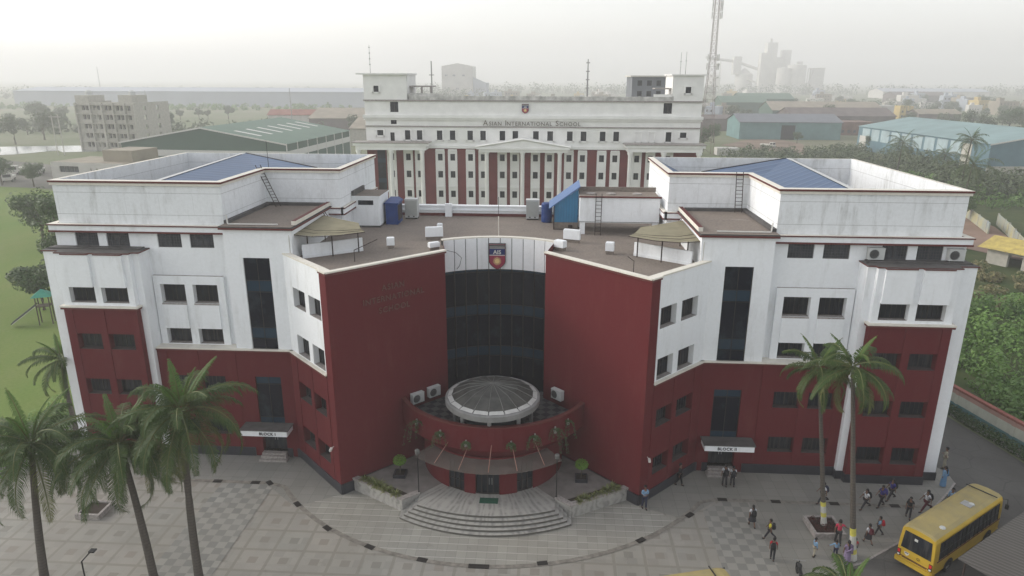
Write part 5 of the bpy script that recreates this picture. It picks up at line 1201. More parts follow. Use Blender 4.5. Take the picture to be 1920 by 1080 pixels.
for i,(x,y,h) in enumerate(((-60,300,12),(-64,310,10),(230,420,12))):
    palm(['far palm left of the rear block','second far palm left of the rear block','far palm among the trees by the white house'][i],(x,y,0),(x,y,h),5,14,50+i,detail=.3,group='far palms')
# ------------------------------------------------ broadleaf trees
LEAF=leafmat('broadleaf_green',(.03,.065,.02),(.07,.12,.035),(.09,.13,.05),.2,.5); LEAFD=leafmat('dusty_broadleaf_green',(.05,.08,.035),(.09,.12,.05),(.10,.12,.06),.15,.4)
BUSH=leafmat('scrub_green',(.045,.11,.02),(.14,.26,.05),(.16,.24,.07),.2,.12); LIME=leafmat('bright_topiary_green',(.10,.22,.02),(.16,.30,.03),(.20,.33,.06),.3,2)
SPIKE=leafmat('variegated_spiky_green',(.10,.14,.04),(.20,.22,.08),(.28,.27,.13),.2,4); MAR=leafmat('dark_red_groundcover',(.07,.015,.015),(.10,.02,.02),(.04,.03,.015),.1,4); STRAW=leafmat('dry_grass_plume',(.20,.17,.08),(.12,.15,.05),(.27,.22,.12),.2,.3)
def leaf_blob(mb,c,r,n,size,rng,mi=0,flat=1.):
    for _ in range(n):
        while True:
            v=Vector((rng.uniform(-1,1),rng.uniform(-1,1),rng.uniform(-1,1)))
            if .25<v.length<1: break
        v=v.normalized()*(v.length**.45)
        p=Vector(c)+Vector((v.x*r,v.y*r,v.z*r*flat)); nn=(v+Vector((rng.uniform(-.7,.7),rng.uniform(-.7,.7),rng.uniform(-.2,1)))).normalized()
        a=nn.cross(Vector((rng.uniform(-1,1),rng.uniform(-1,1),rng.uniform(-1,1)))).normalized(); b=nn.cross(a); s=size*rng.uniform(.6,1.3)
        mb.poly([p-a*s,p+b*s*.5,p+a*s,p-b*s*.5],mi)
def tree_proto(seed,h,r,nblob,nleaf,size,mt,label,cat='tree',name='broadleaf_tree',group=None,trunk=True):
    rng=random.Random(seed); t=empty(name,label,cat,group=group); m=MB()
    th=h*.42; m.tube([(0,0,0),(rng.uniform(-.2,.2),0,th*.5),(rng.uniform(-.3,.3),rng.uniform(-.3,.3),th)],[h*.035,h*.028,h*.02],7)
    cs=[]
    for k in range(nblob):
        a=rng.uniform(0,6.28); rr=r*rng.uniform(.15,.72); z=th+(h-th)*rng.uniform(.12,.85); c=Vector((math.cos(a)*rr,math.sin(a)*rr,z)); cs.append((c,r*rng.uniform(.26,.48)))
        if k%2==0: m.tube([(0,0,th*.85),(c.x*.5,c.y*.5,(th+c.z)/2),c],[h*.014,h*.009,h*.004],4)
    m.build('trunk',M['branch'],t); m=MB()
    for c,rb in cs: leaf_blob(m,c,rb,nleaf,size,rng,0,.8)
    m.build('crown',mt,t); return t
rng=random.Random(3)
TG='trees in the hazy middle distance'
tp=[tree_proto(100+i,9+i,5+.4*i,13,110,.42,LEAFD,'dusty green tree in the hazy distance',group=TG) for i in range(3)]
dist=[]
for (xr,yr,n) in (((70,400),(300,620),70),((150,330),(230,460),40),((-330,-190),(220,420),26),((-120,-20),(260,420),12),((300,620),(420,900),24)):
    for _ in range(n):
        x,y=rng.uniform(*xr),rng.uniform(*yr)
        if near_thing(x,y): continue
        dist.append((x,y,rng.uniform(.6,1.15)))
for i,(x,y,s) in enumerate(dist):
    if i<3: o=tp[i]; o.location=(x,y,0); o.scale=(s,s,s)
    else: o=copy_thing(tp[i%3],'',(x,y,0),rng.uniform(0,6.28),s)
    o['label']='dusty green tree in the hazy distance '+('left of the school' if x<0 else 'beyond the cement plant road' if y>620 else 'behind the cyan warehouse' if y<330 else 'among the middle distance sheds' if x<230 else 'in the far right town')
named=[((-80,57,0),.9,'leafy tree just behind the rear corner of the left wing at the lawn edge'),((-138,120,0),.7,'round dark tree at the far left end of the lawn'),((-128,118,0),.6,'small dark tree by the yard at the far end of the lawn'),((-150,128,0),1.1,'big shadowy tree at the far left edge of the lawn'),((-205,196,0),.9,'round tree on the far shore of the lake'),((-183,172,0),.55,'dark bush like tree by the twin poles'),((62,225,0),.9,'dark tree at the foot of the lattice tower'),((74,262,0),.8,'dark tree between the lattice tower and the teal warehouse'),((137,236,0),.7,'pale green tree in front of the teal warehouse door'),((110,262,0),.5,'thin small tree before the teal warehouse'),((240,330,0),1.3,'large dark tree above the cyan warehouse roof'),((285,360,0),1.4,'large round tree right of the tan roofed low house'),((255,300,0),1.2,'green tree behind the cyan warehouse at the right edge'),((85,90,0),.55,'bushy tree beside the dirt road'),((128,232,0),.6,'small tree at the left end of the cyan warehouse')]
dk=tree_proto(200,10,5.2,22,150,.28,LEAF,'x')
for i,(p,s,l) in enumerate(named):
    o=dk if i==0 else copy_thing(dk,l,p,i*1.3,s); o.location=p; o.scale=(s,s,s); o['label']=l
# tree right behind the left wing corner (visible beside it)
tree1=tree_proto(210,13.5,4.0,26,200,.22,LEAF,'slender leafy tree touching the outer corner of the left wing'); tree1.location=(-56.2,31,0)
tree2=tree_proto(211,5.6,3.4,22,200,.2,LEAF,'dark bushy tree on the lawn left of the left wing, above the slide'); tree2.location=(-57,25.5,0)
# far tree belts
def belt(name,x0,x1,y,h,n,size,mt,sd):
    rg=random.Random(sd); m=MB()
    for _ in range(n):
        x=rg.uniform(x0,x1); hh=h*rg.uniform(.55,1.15); leaf_blob(m,(x,y+rg.uniform(-30,30),hh*.55),hh*.62,30,size,rg)
    o=m.build(name,mt); o['kind']='stuff'; return o
belt('distant_woodland',-700,-60,830,13,300,1.5,LEAFD,1); belt('distant_woodland',-260,900,1250,16,300,1.9,LEAFD,2); belt('distant_woodland',250,800,640,8,200,1.1,LEAFD,3); belt('distant_woodland',-300,-110,300,5,90,1.1,LEAFD,4); belt('distant_woodland',-520,-180,560,4,120,1.2,BUSH,5)
# scrub at the right of the boundary wall
def scrub(name,poly,n,hr,size,leafn,mt,sd,r_=(.8,1.8)):
    rg=random.Random(sd); m=MB(); xs=[p[0] for p in poly]; ys=[p[1] for p in poly]; k=0
    def inside(x,y):
        c=False; j=len(poly)-1
        for i in range(len(poly)):
            if (poly[i][1]>y)!=(poly[j][1]>y) and x<(poly[j][0]-poly[i][0])*(y-poly[i][1])/(poly[j][1]-poly[i][1])+poly[i][0]: c=not c
            j=i
        return c
    while k<n:
        x,y=rg.uniform(min(xs),max(xs)),rg.uniform(min(ys),max(ys))
        if not inside(x,y): continue
        k+=1; r=rg.uniform(*r_); hh=rg.uniform(*hr); leaf_blob(m,(x,y,hh*.45),r,leafn,size,rg,0,hh/r*.6)
    o=m.build(name,mt); o['kind']='stuff'; return o
g=NG('scrub_soil'); M['scrubsoil']=g.out(g.mix(g.ramp(g.noise(g.co(),.3,4),.3,.7),(.035,.06,.018),(.08,.09,.035)),.95,.1)
sheet('scrub_ground',[(41.5,-10),(39.6,1),(38.4,6.6),(37,20),(36,60),(60,130),(90,160),(130,160),(130,60),(100,-10)],.06,M['scrubsoil'])
scrub('dense_scrub',[(42,-4),(40.2,4),(38.6,14),(38,34),(62,36),(66,14),(62,-4)],270,(1.3,3.0),.22,150,BUSH,1)
scrub('dense_scrub',[(38,34),(38,60),(64,58),(72,40),(64,30)],120,(.8,1.8),.24,120,STRAW,2,(.7,1.5))
scrub('dense_scrub',[(38,60),(60,110),(82,150),(96,150),(84,110),(72,84),(66,62)],170,(1.2,3),.34,110,BUSH,3,(1.2,2.4))
scrub('dense_scrub',[(99,150),(125,155),(140,100),(120,50),(90,52),(98,78),(101,106)],230,(1.5,3.5),.4,100,BUSH,4,(1.4,2.8))
scrub('dense_scrub',[(100,118),(112,170),(128,214),(118,150),(128,110)],150,(3,6.5),.45,110,LEAFD,7,(2,3.6))
scrub('dense_scrub',[(76,150),(100,160),(120,165),(128,240),(100,215),(74,225),(60,190)],190,(1.5,4),.45,90,LEAFD,5,(1.5,3))
# hedge in front of the boundary wall
hd=MB(); rg=random.Random(8)
for i in range(90):
    t=i/89; a=bw_[0] if t<.45 else bw_[1]; 
    y=22-32*t; x=(36.2+(24-y)*.102) if y>6.4 else (38.0+(6.4-y)*.22); leaf_blob(hd,(x-.75,y,.45),.5,110,.10,rg)
o=hd.build('hedge',LEAF); tag(o,'low clipped hedge along the inside of the striped boundary wall','hedge')
m=MB(); m.obox((35.3,24),(37.1,6.4),0,17.6,-.9,0,0,.12); m.obox((37.1,6.4),(38.4,.6),0,6,-.9,0,0,.12); m.obox((38.4,.6),(40.3,-8),0,9,-.9,0,0,.12); o=m.build('hedge_kerb',M['sill']); tag(o,'low stone kerb edging the hedge bed beside the driveway','kerb')
# topiary balls on the podium
for x,y,l in ((-6.2,-8.55,'left'),(6.2,-8.3,'right')):
    t=empty('topiary_tree','bright green ball shaped topiary in the dark planter at the %s of the entrance'%l,'tree',(x,y,.93)); m=MB(); m.tube([(0,0,0),(.02,0,.5),(0,0,.75)],.03,6)
    for k in range(5): a=k*1.26; m.tube([(0,0,.6),(math.cos(a)*.25,math.sin(a)*.25,.95)],.012,4)
    m.build('trunk',M['branch'],t); m=MB(); leaf_blob(m,(0,0,1.0),.46,800,.055,random.Random(4),0,.75); m.build('crown',LIME,t)
# spiky plants in the planters
def spiky(m,c,h,n,rg,mi=0,w_=.03):
    for k in range(n):
        a=rg.uniform(0,6.28); e=rg.uniform(.5,1.4); d=Vector((math.cos(a)*math.cos(e),math.sin(a)*math.cos(e),math.sin(e))); s=Vector((-math.sin(a),math.cos(a),0))*w_; L_=h*rg.uniform(.7,1.15); p=Vector(c); b=p+d*L_*.6; e2=b+(d-Vector((0,0,.7))).normalized()*L_*.45
        m.poly([p-s*.6,p+s*.6,b+s,b-s],mi); m.poly([b-s,b+s,e2],mi)
pr_=None; rg=random.Random(9)
for sx,l in ((-1,'left'),(1,'right')):
    for k in range(9):
        f=(k+.6)/9.4; x=5.75+3.0*f; y=-11.22+2.0*f+.12*math.sin(k*2.1)
        lab='spiky green and yellow plant in the %s planter, number %d counting from the steps'%(l,k+1)
        lab='spiky variegated plant in the %s marble planter, %s from the steps'%(l,['first','second','third','fourth','fifth','sixth','seventh','eighth','ninth'][k])
        if pr_ is None:
            pr_=empty('spiky_plant',lab,'plant',(sx*x,y,.8),0,'spiky plants in the marble planters'); m=MB(); spiky(m,(0,0,0),.55,70,rg); m.build('foliage',SPIKE,pr_)
        else: o=copy_thing(pr_,lab,(sx*x,y,.8),k*1.7+sx,rg.uniform(.75,1.15))
# dark red groundcover round the palm
m=MB(); rg=random.Random(12)
for k in range(40):
    a=rg.uniform(-.68,.68);b=rg.uniform(-.68,.68); leaf_blob(m,(21.2+a,-11.75+b,.34),.16,40,.045,rg)
o=m.build('red_groundcover',MAR); o['kind']='stuff'
# wilting climbers in pots along the terrace drum
for i,(a,l) in enumerate(((-68+0,''),(-43,''),(-20,''),(0,''),(20,''),(43,''),(62,''),(68,''))[:0]): pass
pots=[(-4.9,-8.55,4.7,'outermost on the left'),(-3.1,-9.85,4.65,'second from the left'),(-1.35,-10.5,4.35,'third from the left'),(1.55,-10.45,4.35,'just right of the middle rod'),(3.05,-9.85,4.6,'third from the right'),(4.35,-9.1,4.75,'second from the right'),(5.2,-8.1,4.85,'outermost on the right')]
for i,(x,y,z,l) in enumerate(pots):
    t=empty('hanging_plant','wilting creeper in a pot on the red terrace drum, '+l,'plant',(x,y-.12,z),0,'hanging plants on the terrace drum'); rg=random.Random(60+i); m=MB(); m.lathe(0,0,[(0,-.02),(.1,0),(.13,.2),(0,.2)],10); m.box(-.05,.05,0,.15,.2,.4); m.build('pot',M['sill'],t)
    m=MB()
    for k in range(11):
        a=rg.uniform(-1.5,1.5); L_=rg.uniform(.5,1.2 if i not in (2,3) else .7)*(1.5 if i in (0,5,6) else 1); p=Vector((0,0,.25)); pts=[p.copy()]
        for s in range(6): p=p+Vector((math.sin(a)*.13*L_*(1-s/8),-.05 if s<2 else 0,.06-.075*s*L_)); pts.append(p.copy())
        m.tube(pts,.012,3,1,False)
        for q in pts[1:]: leaf_blob(m,q,.09,9,.045,rg)
    m.build('foliage',[LEAF,M['branch']],t)
# shrubs left, behind the palms
m=MB(); rg=random.Random(21)
for k in range(60): leaf_blob(m,(rg.uniform(-37.5,-33.2),rg.uniform(-9.5,4),.6),.75,90,.12,rg)
o=m.build('shrub_bed',BUSH); o['kind']='stuff'
# playground
sl_=empty('playground_slide','dark playground slide with a wooden platform on the lawn at far left','slide',(-53.5,21,0),R(25))
m=MB(); m.poly([(-3.2,-.35,.25),(-3.2,.35,.25),(-.5,.35,2.2),(-.5,-.35,2.2)]); m.box(0,0,0,0,0,0) if False else None
m.tube([(-3.2,-.37,.4),(-.5,-.37,2.4)],.06,5); m.tube([(-3.2,.37,.4),(-.5,.37,2.4)],.06,5); m.build('chute',M['plinth'],sl_)
m=MB(); m.box(-.5,.9,-.6,.6,2.1,2.2); 
for x in (-.45,.85):
    for y in (-.55,.55): m.box(x-.05,x+.05,y-.05,y+.05,0,3.4)
m.build('platform',M['branch'],sl_); m=MB(); m.poly([(-.8,-.9,3.3),(1.2,-.9,3.3),(.2,0,4.1)]);m.poly([(1.2,-.9,3.3),(1.2,.9,3.3),(.2,0,4.1)]);m.poly([(1.2,.9,3.3),(-.8,.9,3.3),(.2,0,4.1)]);m.poly([(-.8,.9,3.3),(-.8,-.9,3.3),(.2,0,4.1)]); m.build('canopy',plain('green_plastic_canopy',(.05,.25,.18),.6,.1),sl_)
# ================================================================ VEHICLES
YB=plain('school_bus_yellow',(.50,.33,.03),.45,.08,1.2,.5); YR=plain('dusty_yellow_roof',(.36,.29,.12),.85,.2,1.2,.15,col2=(.27,.23,.12)); TYRE=plain('black_rubber',(.02,.02,.02),.85,.1); RED=plain('red_lamp',(.55,.02,.02),.3,.05)
def bus():
    t=empty('school_bus','dusty yellow school bus seen from its rear on the asphalt at lower right','bus')
    L,W,H=7.9,2.1,2.85; prof=[(-1.02,.38),(-1.05,1.0),(-1.03,1.75),(-.97,2.5),(-.88,2.7),(-.65,2.81),(0,2.86)]; prof=prof+[(-a,b) for a,b in prof[-2::-1]]
    xs=[0,.05,.18,L-.5,L-.15,L]; sc=[.955,.985,1,1,.97,.90]; m=MB(); n=len(prof); rings=[]
    for x,s in zip(xs,sc):
        rings.append([(x,a*s,.38+(b-.38)*(s if b>2 else 1)) for a,b in prof])
    for i in range(len(rings)-1):
        for k in range(n-1):
            a,b,c,d=rings[i][k],rings[i+1][k],rings[i+1][k+1],rings[i][k+1]
            m.poly([a,d,c,b],1 if 3<k<8 and True else 0)
    m.poly(rings[0],0); m.poly(rings[-1][::-1],0); m.poly([(0,-1,.38),(0,1,.38),(L,1,.38),(L,-1,.38)],0)
    m.build('body',[YB,YR],t)
    # side windows
    for s in (-1,1):
        for k in range(7):
            x0=.45+k*.98; m=MB(); y=s*1.055
            P=[(x0,y,1.3),(x0+.95,y,1.3),(x0+.95,s*1.0,2.42),(x0,s*1.0,2.42)]; m.poly(P if s<0 else P[::-1]); o=m.build('side_window',M['glass'],t)
            f=MB(); 
            for u in (x0,x0+.45,x0+.9): f.tube([(u,s*1.062,1.3),(u,s*1.008,2.4)],.018,4)
            f.tube([(x0,s*1.04,1.8),(x0+.9,s*1.04,1.8)],.012,4); f.build('window_frame',M['black'],o)
        m=MB(); m.box(.3,L-.3,s*1.06-.012,s*1.06+.012,1.2,1.26); m.build('side_stripe',M['redtrim'],t)
    m=MB(); m.poly([(-.014,.86,1.3),(-.014,-.86,1.3),(-.014,-.76,2.44),(-.014,.76,2.44)]); w1=m.build('rear_window',M['glass'],t)
    m=MB(); m.box(-.03,-.012,.0,.18,2.05,2.2); m.build('sticker',M['pvc'],w1)
    m=MB(); m.poly([(L+.0,-.8,1.3),(L+.0,.8,1.3),(L-.0,.76,2.4),(L-.0,-.76,2.4)]); m.build('windscreen',M['glass'],t)
    m=MB(); m.box(-.16,.05,-1.0,1.0,.38,.62); m.box(-.1,.3,-1.06,-.95,.38,.62); m.box(-.1,.3,.95,1.06,.38,.62); m.build('rear_bumper',YB,t)
    m=MB(); m.box(-.03,0,-.85,.85,.74,.77,0); m.box(-.025,0,-.7,.7,.68,.71,1); m.build('rear_trim',[M['redtrim'],M['black']],t)
    for s in (-1,1):
        m=MB(); m.box(-.04,.04,s*.9-.09,s*.9+.09,.68,1.12,0); m.box(-.05,-.03,s*.9-.07,s*.9+.07,.9,1.1,1); m.box(-.05,-.03,s*.9-.06,s*.9+.06,.72,.82,2); m.build('tail_light',[M['black'],RED,M['pvc']],t)
    m=MB(); m.poly([(-.008,.62,1.1),(-.008,.32,1.1),(-.008,.36,.95),(-.008,.47,.86),(-.008,.58,.95)],0); m.box(-.014,-.006,.38,.56,1.02,1.07,1); m.build('crest_decal',[M['pvc'],plain('navy_decal',(.02,.05,.2),.5)],t)
    m=MB(); pts=[(-.02,-.2+.09*math.cos(a*math.pi/8),1.02+.07*math.sin(a*math.pi/8)) for a in range(17)]; m.tube(pts,.012,4); m.tube([(-.02,-.2,1.02),(-.02,-.2,.95)],.012,4); m.build('round_emblem',M['black'],t)
    for x in (1.75,6.3):
        for s in (-1,1):
            m=MB(); pts=[]; 
            prof2=[(.42,-.12),(.42,.12)]
            for r0,r1,ya,yb,mi in ((.42,.42,-.13,.13,0),(.42,.24,.13,.14,0),(.24,.05,.10,.06,1),(.42,.24,-.13,-.14,0)):
                for k in range(16):
                    a0,a1=k*math.pi/8,(k+1)*math.pi/8; q=lambda r,a,y:(x+r*math.cos(a),s*(.93+y),.42+r*math.sin(a)); m.poly([q(r0,a0,ya),q(r0,a1,ya),q(r1,a1,yb),q(r1,a0,yb)],mi)
            m.build('wheel',[TYRE,M['steel']],t)
            m=MB(); m.poly([(x+.5*math.cos(a*math.pi/8),s*1.066,.42+.5*math.sin(a*math.pi/8)) for a in range(0,9)]); m.build('wheel_arch',M['black'],t)
    for x,y in ((1.3,-.55),(5.0,-.35)):
        m=MB(); m.lathe(x,y,[(.0,2.9),(.14,2.88),(.17,2.82)],12); m.build('roof_vent',M['greyplastic'],t)
    m=MB(); m.box(4.5,5.1,-.5,.1,2.84,2.868); m.build('roof_hatch',M['steel'],t)
    for s in (-1,1):
        m=MB(); m.tube([(L-.15,s*.95,2.5),(L+.12,s*1.1,2.45),(L+.12,s*1.15,2.1)],.02,5); m.box(L+.06,L+.14,s*1.15-.1,s*1.15+.1,1.8,2.12); m.build('mirror',M['black'],t)
    m=MB(); m.box(L-1.0,L-.94,-.9,.9,2.86,2.90); m.build('roof_joint',M['black'],t)
    return t
b1=bus(); b1.location=(24.75,-15.45,0.0); b1.rotation_euler=(0,0,R(36.4)); b1.scale=(1.02,.97,.99)
copy_thing(b1,'second yellow school bus, only its roof front showing at the bottom edge of the picture',(6.2,-21.6,0),R(15.2),.95)
def truck(label,x,y,rz,col,box=True,s=1.):
    t=empty('parked_truck',label,'truck',(x,y,0),rz,None); m=MB(); m.box(0,2.0,-1.1,1.1,.7,2.6); m.poly([(2.0,-1.1,1.5),(2.5,-1.05,1.4),(2.5,1.05,1.4),(2.0,1.1,1.5)]); m.box(2.0,2.5,-1.05,1.05,.7,1.4); m.build('cab',col,t)
    m=MB(); m.poly([(2.02,-1.0,1.55),(2.02,1.0,1.55),(2.02,1.0,2.4),(2.02,-1.0,2.4)]); m.poly([(.4,-1.11,1.6),(1.7,-1.11,1.6),(1.7,-1.11,2.3),(.4,-1.11,2.3)]); m.build('window',M['glass'],t)
    m=MB(); m.box(-5.5,-.2,-1.15,1.15,.9,2.9 if box else 1.6); m.build('cargo_box',TE if box else col,t)
    for wx in (1.2,-3.6):
        for sy in (-1,1):
            m=MB(); m.tube([(wx,sy*.85,.5),(wx,sy*1.15,.5)],.5,12); m.build('wheel',TYRE,t)
    t.scale=(s,s,s); return t
truck('white cabbed truck in the yard at far left, leftmost',-150,140,R(-70),WHf,False); truck('white cabbed truck in the yard, second from the left',-143,139,R(-65),WHf,False); truck('truck with a teal cargo box beside the low white building',-134,140,R(-80),WHf,True,1.1); truck('white truck parked in front of the two others in the yard',-141,126,R(-60),WHf,False,.9)
truck('white pickup truck on the dirt yard before the teal warehouse',93,243,R(-50),WHf,False,.8)
# street lamp at lower left
sl2=empty('street_lamp','dark street lamp head reaching up at the lower left edge','street lamp'); m=MB(); m.tube([(-20.4,-20.6,0),(-20.4,-20.6,2.6),(-19.95,-20.4,3.1)],.04,6); m.build('pole',M['black'],sl2); m=MB(); m.box(-20.02,-19.72,-20.5,-20.22,3.08,3.16); m.build('lamp_head',M['black'],sl2)
# ================================================================ PEOPLE
SK=[plain('brown_skin',(.16,.085,.055),.6,.05),]; HAIR=plain('black_hair',(.012,.01,.01),.5,.1)
def cloth(n,c): 
    return bpy.data.materials.get(n) or plain(n,c,.85,.12,6)
CL={'white':cloth('white_shirt',(.62,.63,.66)),'dark':cloth('dark_trousers',(.03,.03,.035)),'lightblue':cloth('light_blue_shirt',(.20,.34,.50)),'navy':cloth('navy_trousers',(.025,.03,.06)),'black':cloth('black_shirt',(.015,.015,.017)),'purple':cloth('purple_blue_shirt',(.05,.045,.22)),'yellow':cloth('yellow_shirt',(.55,.48,.05)),'red':cloth('red_shirt',(.42,.02,.035)),'pink':cloth('crimson_pink_shirt',(.52,.045,.09)),'khaki':cloth('khaki_uniform',(.34,.31,.24)),'lilac':cloth('lilac_sari',(.22,.17,.27)),'sari':cloth('blue_sari',(.12,.24,.40)),'maroon':cloth('maroon_skirt',(.10,.02,.03))}
SHOE=plain('black_shoes',(.015,.014,.014),.4,.05)
def skin_obj(name,verts,edges,rad,mt,parent,sub=1,root=0):
    me=bpy.data.meshes.new(name); me.from_pydata(verts,edges,[]); o=bpy.data.objects.new(name,me); C.collection.objects.link(o); o.parent=parent; me.materials.append(mt)
    md=o.modifiers.new('skin','SKIN'); md.use_smooth_shade=True
    if not me.skin_vertices: bpy.context.view_layer.objects.active=o; me.attributes
    sv=me.skin_vertices[0].data if me.skin_vertices else None
    if sv is None: raise RuntimeError('no skin data')
    for i,r in enumerate(rad): sv[i].radius=r if isinstance(r,tuple) else (r,r); sv[i].use_root=(i==root)
    o.modifiers.new('subsurf','SUBSURF').levels=sub; o.modifiers['subsurf'].render_levels=sub
    return o
def rot2(v,a,axis='x'):
    c,s=math.cos(a),math.sin(a); return Vector((v.x,v.y*c-v.z*s,v.y*s+v.z*c))
def person(label,x,y,rz,h,top,bottom,stride=0.,arms=.0,skirt=False,sari=None,pack=None,armfold=False,reach=0,hair='short',z=.03):
    # faces local -Y when rz=0
    t=empty('person',label,'person',(x,y,z),rz); k=h/1.7; t.scale=(k,k,k)
    V=[];E=[];r=[];N={}
    def v(n,p,rad,par=None):
        V.append(tuple(p)); r.append(rad); N[n]=len(V)-1
        if par: E.append((N[par],N[n]))
    v('pelvis',(0,0,.92),(.15,.105)); v('waist',(0,0,1.07),(.125,.09),'pelvis'); v('chest',(0,-.005,1.28),(.155,.105),'waist'); v('neck',(0,0,1.455),(.055,.055),'chest'); v('jaw',(0,-.012,1.53),(.068,.075),'neck'); v('head',(0,-.005,1.61),(.078,.095),'jaw'); v('crown',(0,.0,1.69),(.055,.065),'head')
    v('nose',(0,-.10,1.585),(.014,.014),'head')
    limbs={}
    for s,n in ((-1,'r'),(1,'l')):
        a=stride*s; hip=Vector((s*.095,0,.88)); kn=hip+rot2(Vector((0,0,-.43)),-a); bend=max(0,-a)*1.2+.05*abs(stride)
        an=kn+rot2(Vector((0,0,-.40)),-a+bend if a<0 else -a+.05); dz=0
        v(n+'hip',hip,(.085,.085),'pelvis'); v(n+'knee',kn,(.058,.058),n+'hip'); v(n+'ankle',an,(.038,.042),n+'knee'); v(n+'toe',an+Vector((0,-.14,-.045)),(.035,.028),n+'ankle')
        sh=Vector((s*.185,0,1.40)); aa=-arms*s
        if armfold: el=sh+Vector((s*.05,-.02,-.27)); wr=el+Vector((-s*.17,-.18,.05))
        elif reach==s: el=sh+Vector((s*.2,-.05,-.2)); wr=el+Vector((s*.18,-.08,-.12))
        else: el=sh+rot2(Vector((s*.05,0,-.28)),-aa); wr=el+rot2(Vector((s*.01,0,-.25)),-aa-.35*abs(aa)-.15)
        v(n+'shoulder',sh,(.055,.055),'chest'); v(n+'elbow',el,(.041,.041),n+'shoulder'); v(n+'wrist',wr,(.027,.022),n+'elbow')
        d=(wr-el).normalized(); pm=wr+d*.07; v(n+'palm',pm,(.032,.016),n+'wrist')
        sd=Vector((0,1,0)); fw=d
        for q in range(4):
            off=sd*(-.024+.016*q); v(n+'f%d'%q,pm+fw*(.055+.012*(q in(1,2)))+off,(.008,.008),n+'palm')
        v(n+'thumb',wr+fw*.05-sd*.045,(.009,.009),n+'wrist')
    body=skin_obj('body',V,E,r,SK[0],t,1)
    P=lambda n:V[N[n]]
    # shirt
    sv=[P('pelvis'),P('waist'),P('chest'),(0,0,1.42)]; se=[(0,1),(1,2),(2,3)]; sr=[(.165,.12),(.145,.11),(.172,.122),(.075,.07)]
    for n in 'rl':
        i=len(sv); sh=Vector(P(n+'shoulder')); el=Vector(P(n+'elbow')); wr=Vector(P(n+'wrist')); sv+= [tuple(sh),tuple(sh.lerp(el,.75))]; se+=[(2,i),(i,i+1)]; sr+=[(.07,.07),(.056,.056)]
        if pack is None and top in ('khaki','black','lightblue'): sv.append(tuple(el.lerp(wr,.85))); se.append((i+1,i+2)); sr.append((.04,.04))
    sv[0]=(0,0,.96); skin_obj('shirt',sv,se,sr,CL[top],t,1,2)
    if skirt or sari:
        m=MB(); zz=(.50 if skirt and not sari else .05); w0=.17; w1=.27 if not sari else .26; n=16
        m2=[(w0,1.0),(w0+.03,.9),(w1*.95,zz+.15),(w1,zz)]
        base=len(m.V)
        for rr,z_ in m2:
            for q in range(n): a=2*math.pi*q/n; m.V.append((rr*math.cos(a)*(1+.04*math.sin(5*a)),rr*.85*math.sin(a)*(1+abs(stride)*.5),z_))
        for j in range(3):
            for q in range(n): m.F.append([j*n+q,j*n+(q+1)%n,(j+1)*n+(q+1)%n,(j+1)*n+q]); m.M.append(0)
        m.build('skirt' if skirt else 'sari_skirt',CL[bottom],t,True)
        if sari:
            m=MB(); m.tube([(-.19,-.02,1.42),(0,-.13,1.25),(.17,-.03,1.0),(.12,.14,.95),(-.1,.16,1.15),(-.2,.08,1.42),(-.2,.16,.9)],[.06,.07,.07,.07,.07,.07,.09],8); m.build('sari_drape',CL[bottom],t,True)
    else:
        tv=[(0,0,.95)];te=[];trr=[(.158,.115)]
        for n in 'rl':
            i=len(tv); tv+=[P(n+'hip'),P(n+'knee'),tuple(Vector(P(n+'ankle'))+Vector((0,0,.03)))]; te+=[(0,i),(i,i+1),(i+1,i+2)]; trr+=[(.098,.1),(.075,.075),(.06,.062)]
        skin_obj('trousers',tv,te,trr,CL[bottom],t,1)
    for n in 'rl':
        a=Vector(P(n+'ankle')); m=MB(); m.tube([a+Vector((0,.05,-.03)),a+Vector((0,-.03,-.035)),a+Vector((0,-.16,-.05))],[.045,.052,.04],8); m.build('shoe',SHOE,t,True)
    m=MB(); n=14
    prof=[(.0,1.775),(.05,1.765),(.088,1.725),(.104,1.67),(.106,1.62),(.10,1.57)]
    for (rr,z_) in prof:
        for q in range(n):
            a=2*math.pi*q/n; fr=math.sin(a); yy=rr*fr*1.12+.01; z2=z_
            if fr<-.2 and z_<1.68: z2=1.68+(z_-1.68)*.1
            m.V.append((rr*math.cos(a)*.95,yy,z2))
    for j in range(len(prof)-1):
        for q in range(n): m.F.append([j*n+q,j*n+(q+1)%n,(j+1)*n+(q+1)%n,(j+1)*n+q]); m.M.append(0)
    m.build('hair',HAIR,t,True)
    if hair=='long':
        m=MB(); m.tube([(0,.09,1.62),(0,.13,1.5),(0,.15,1.25),(0,.16,1.05)],[.05,.045,.03,.012],6); m.build('hair_braid',HAIR,t,True)
    m=MB()
    for s in (-1,1): m.box(s*.03-.01,s*.03+.01,-.102,-.09,1.608,1.622)
    m.build('eye',HAIR,t)
    if pack:
        col,lab=pack; b=empty('backpack',lab,'backpack',(x,y,z),rz); b.scale=(k,k,k)
        me=bpy.data.meshes.new('bag'); m=MB(); pr=[(.10,.98),(.155,1.0),(.17,1.12),(.16,1.32),(.11,1.43),(0,1.45)]; n=12
        for rr,z_ in [(0,.97)]+pr:
            for q in range(n): a=2*math.pi*q/n; ca,sa=math.cos(a),math.sin(a); e=.6; m.V.append((rr*math.copysign(abs(ca)**e,ca),.24+rr*.7*math.copysign(abs(sa)**e,sa),z_))
        for j in range(len(pr)):
            for q in range(n): m.F.append([j*n+q,j*n+(q+1)%n,(j+1)*n+(q+1)%n,(j+1)*n+q]); m.M.append(0)
        m.build('bag',CL.get(col) or CL['black'],b,True)
        m=MB()
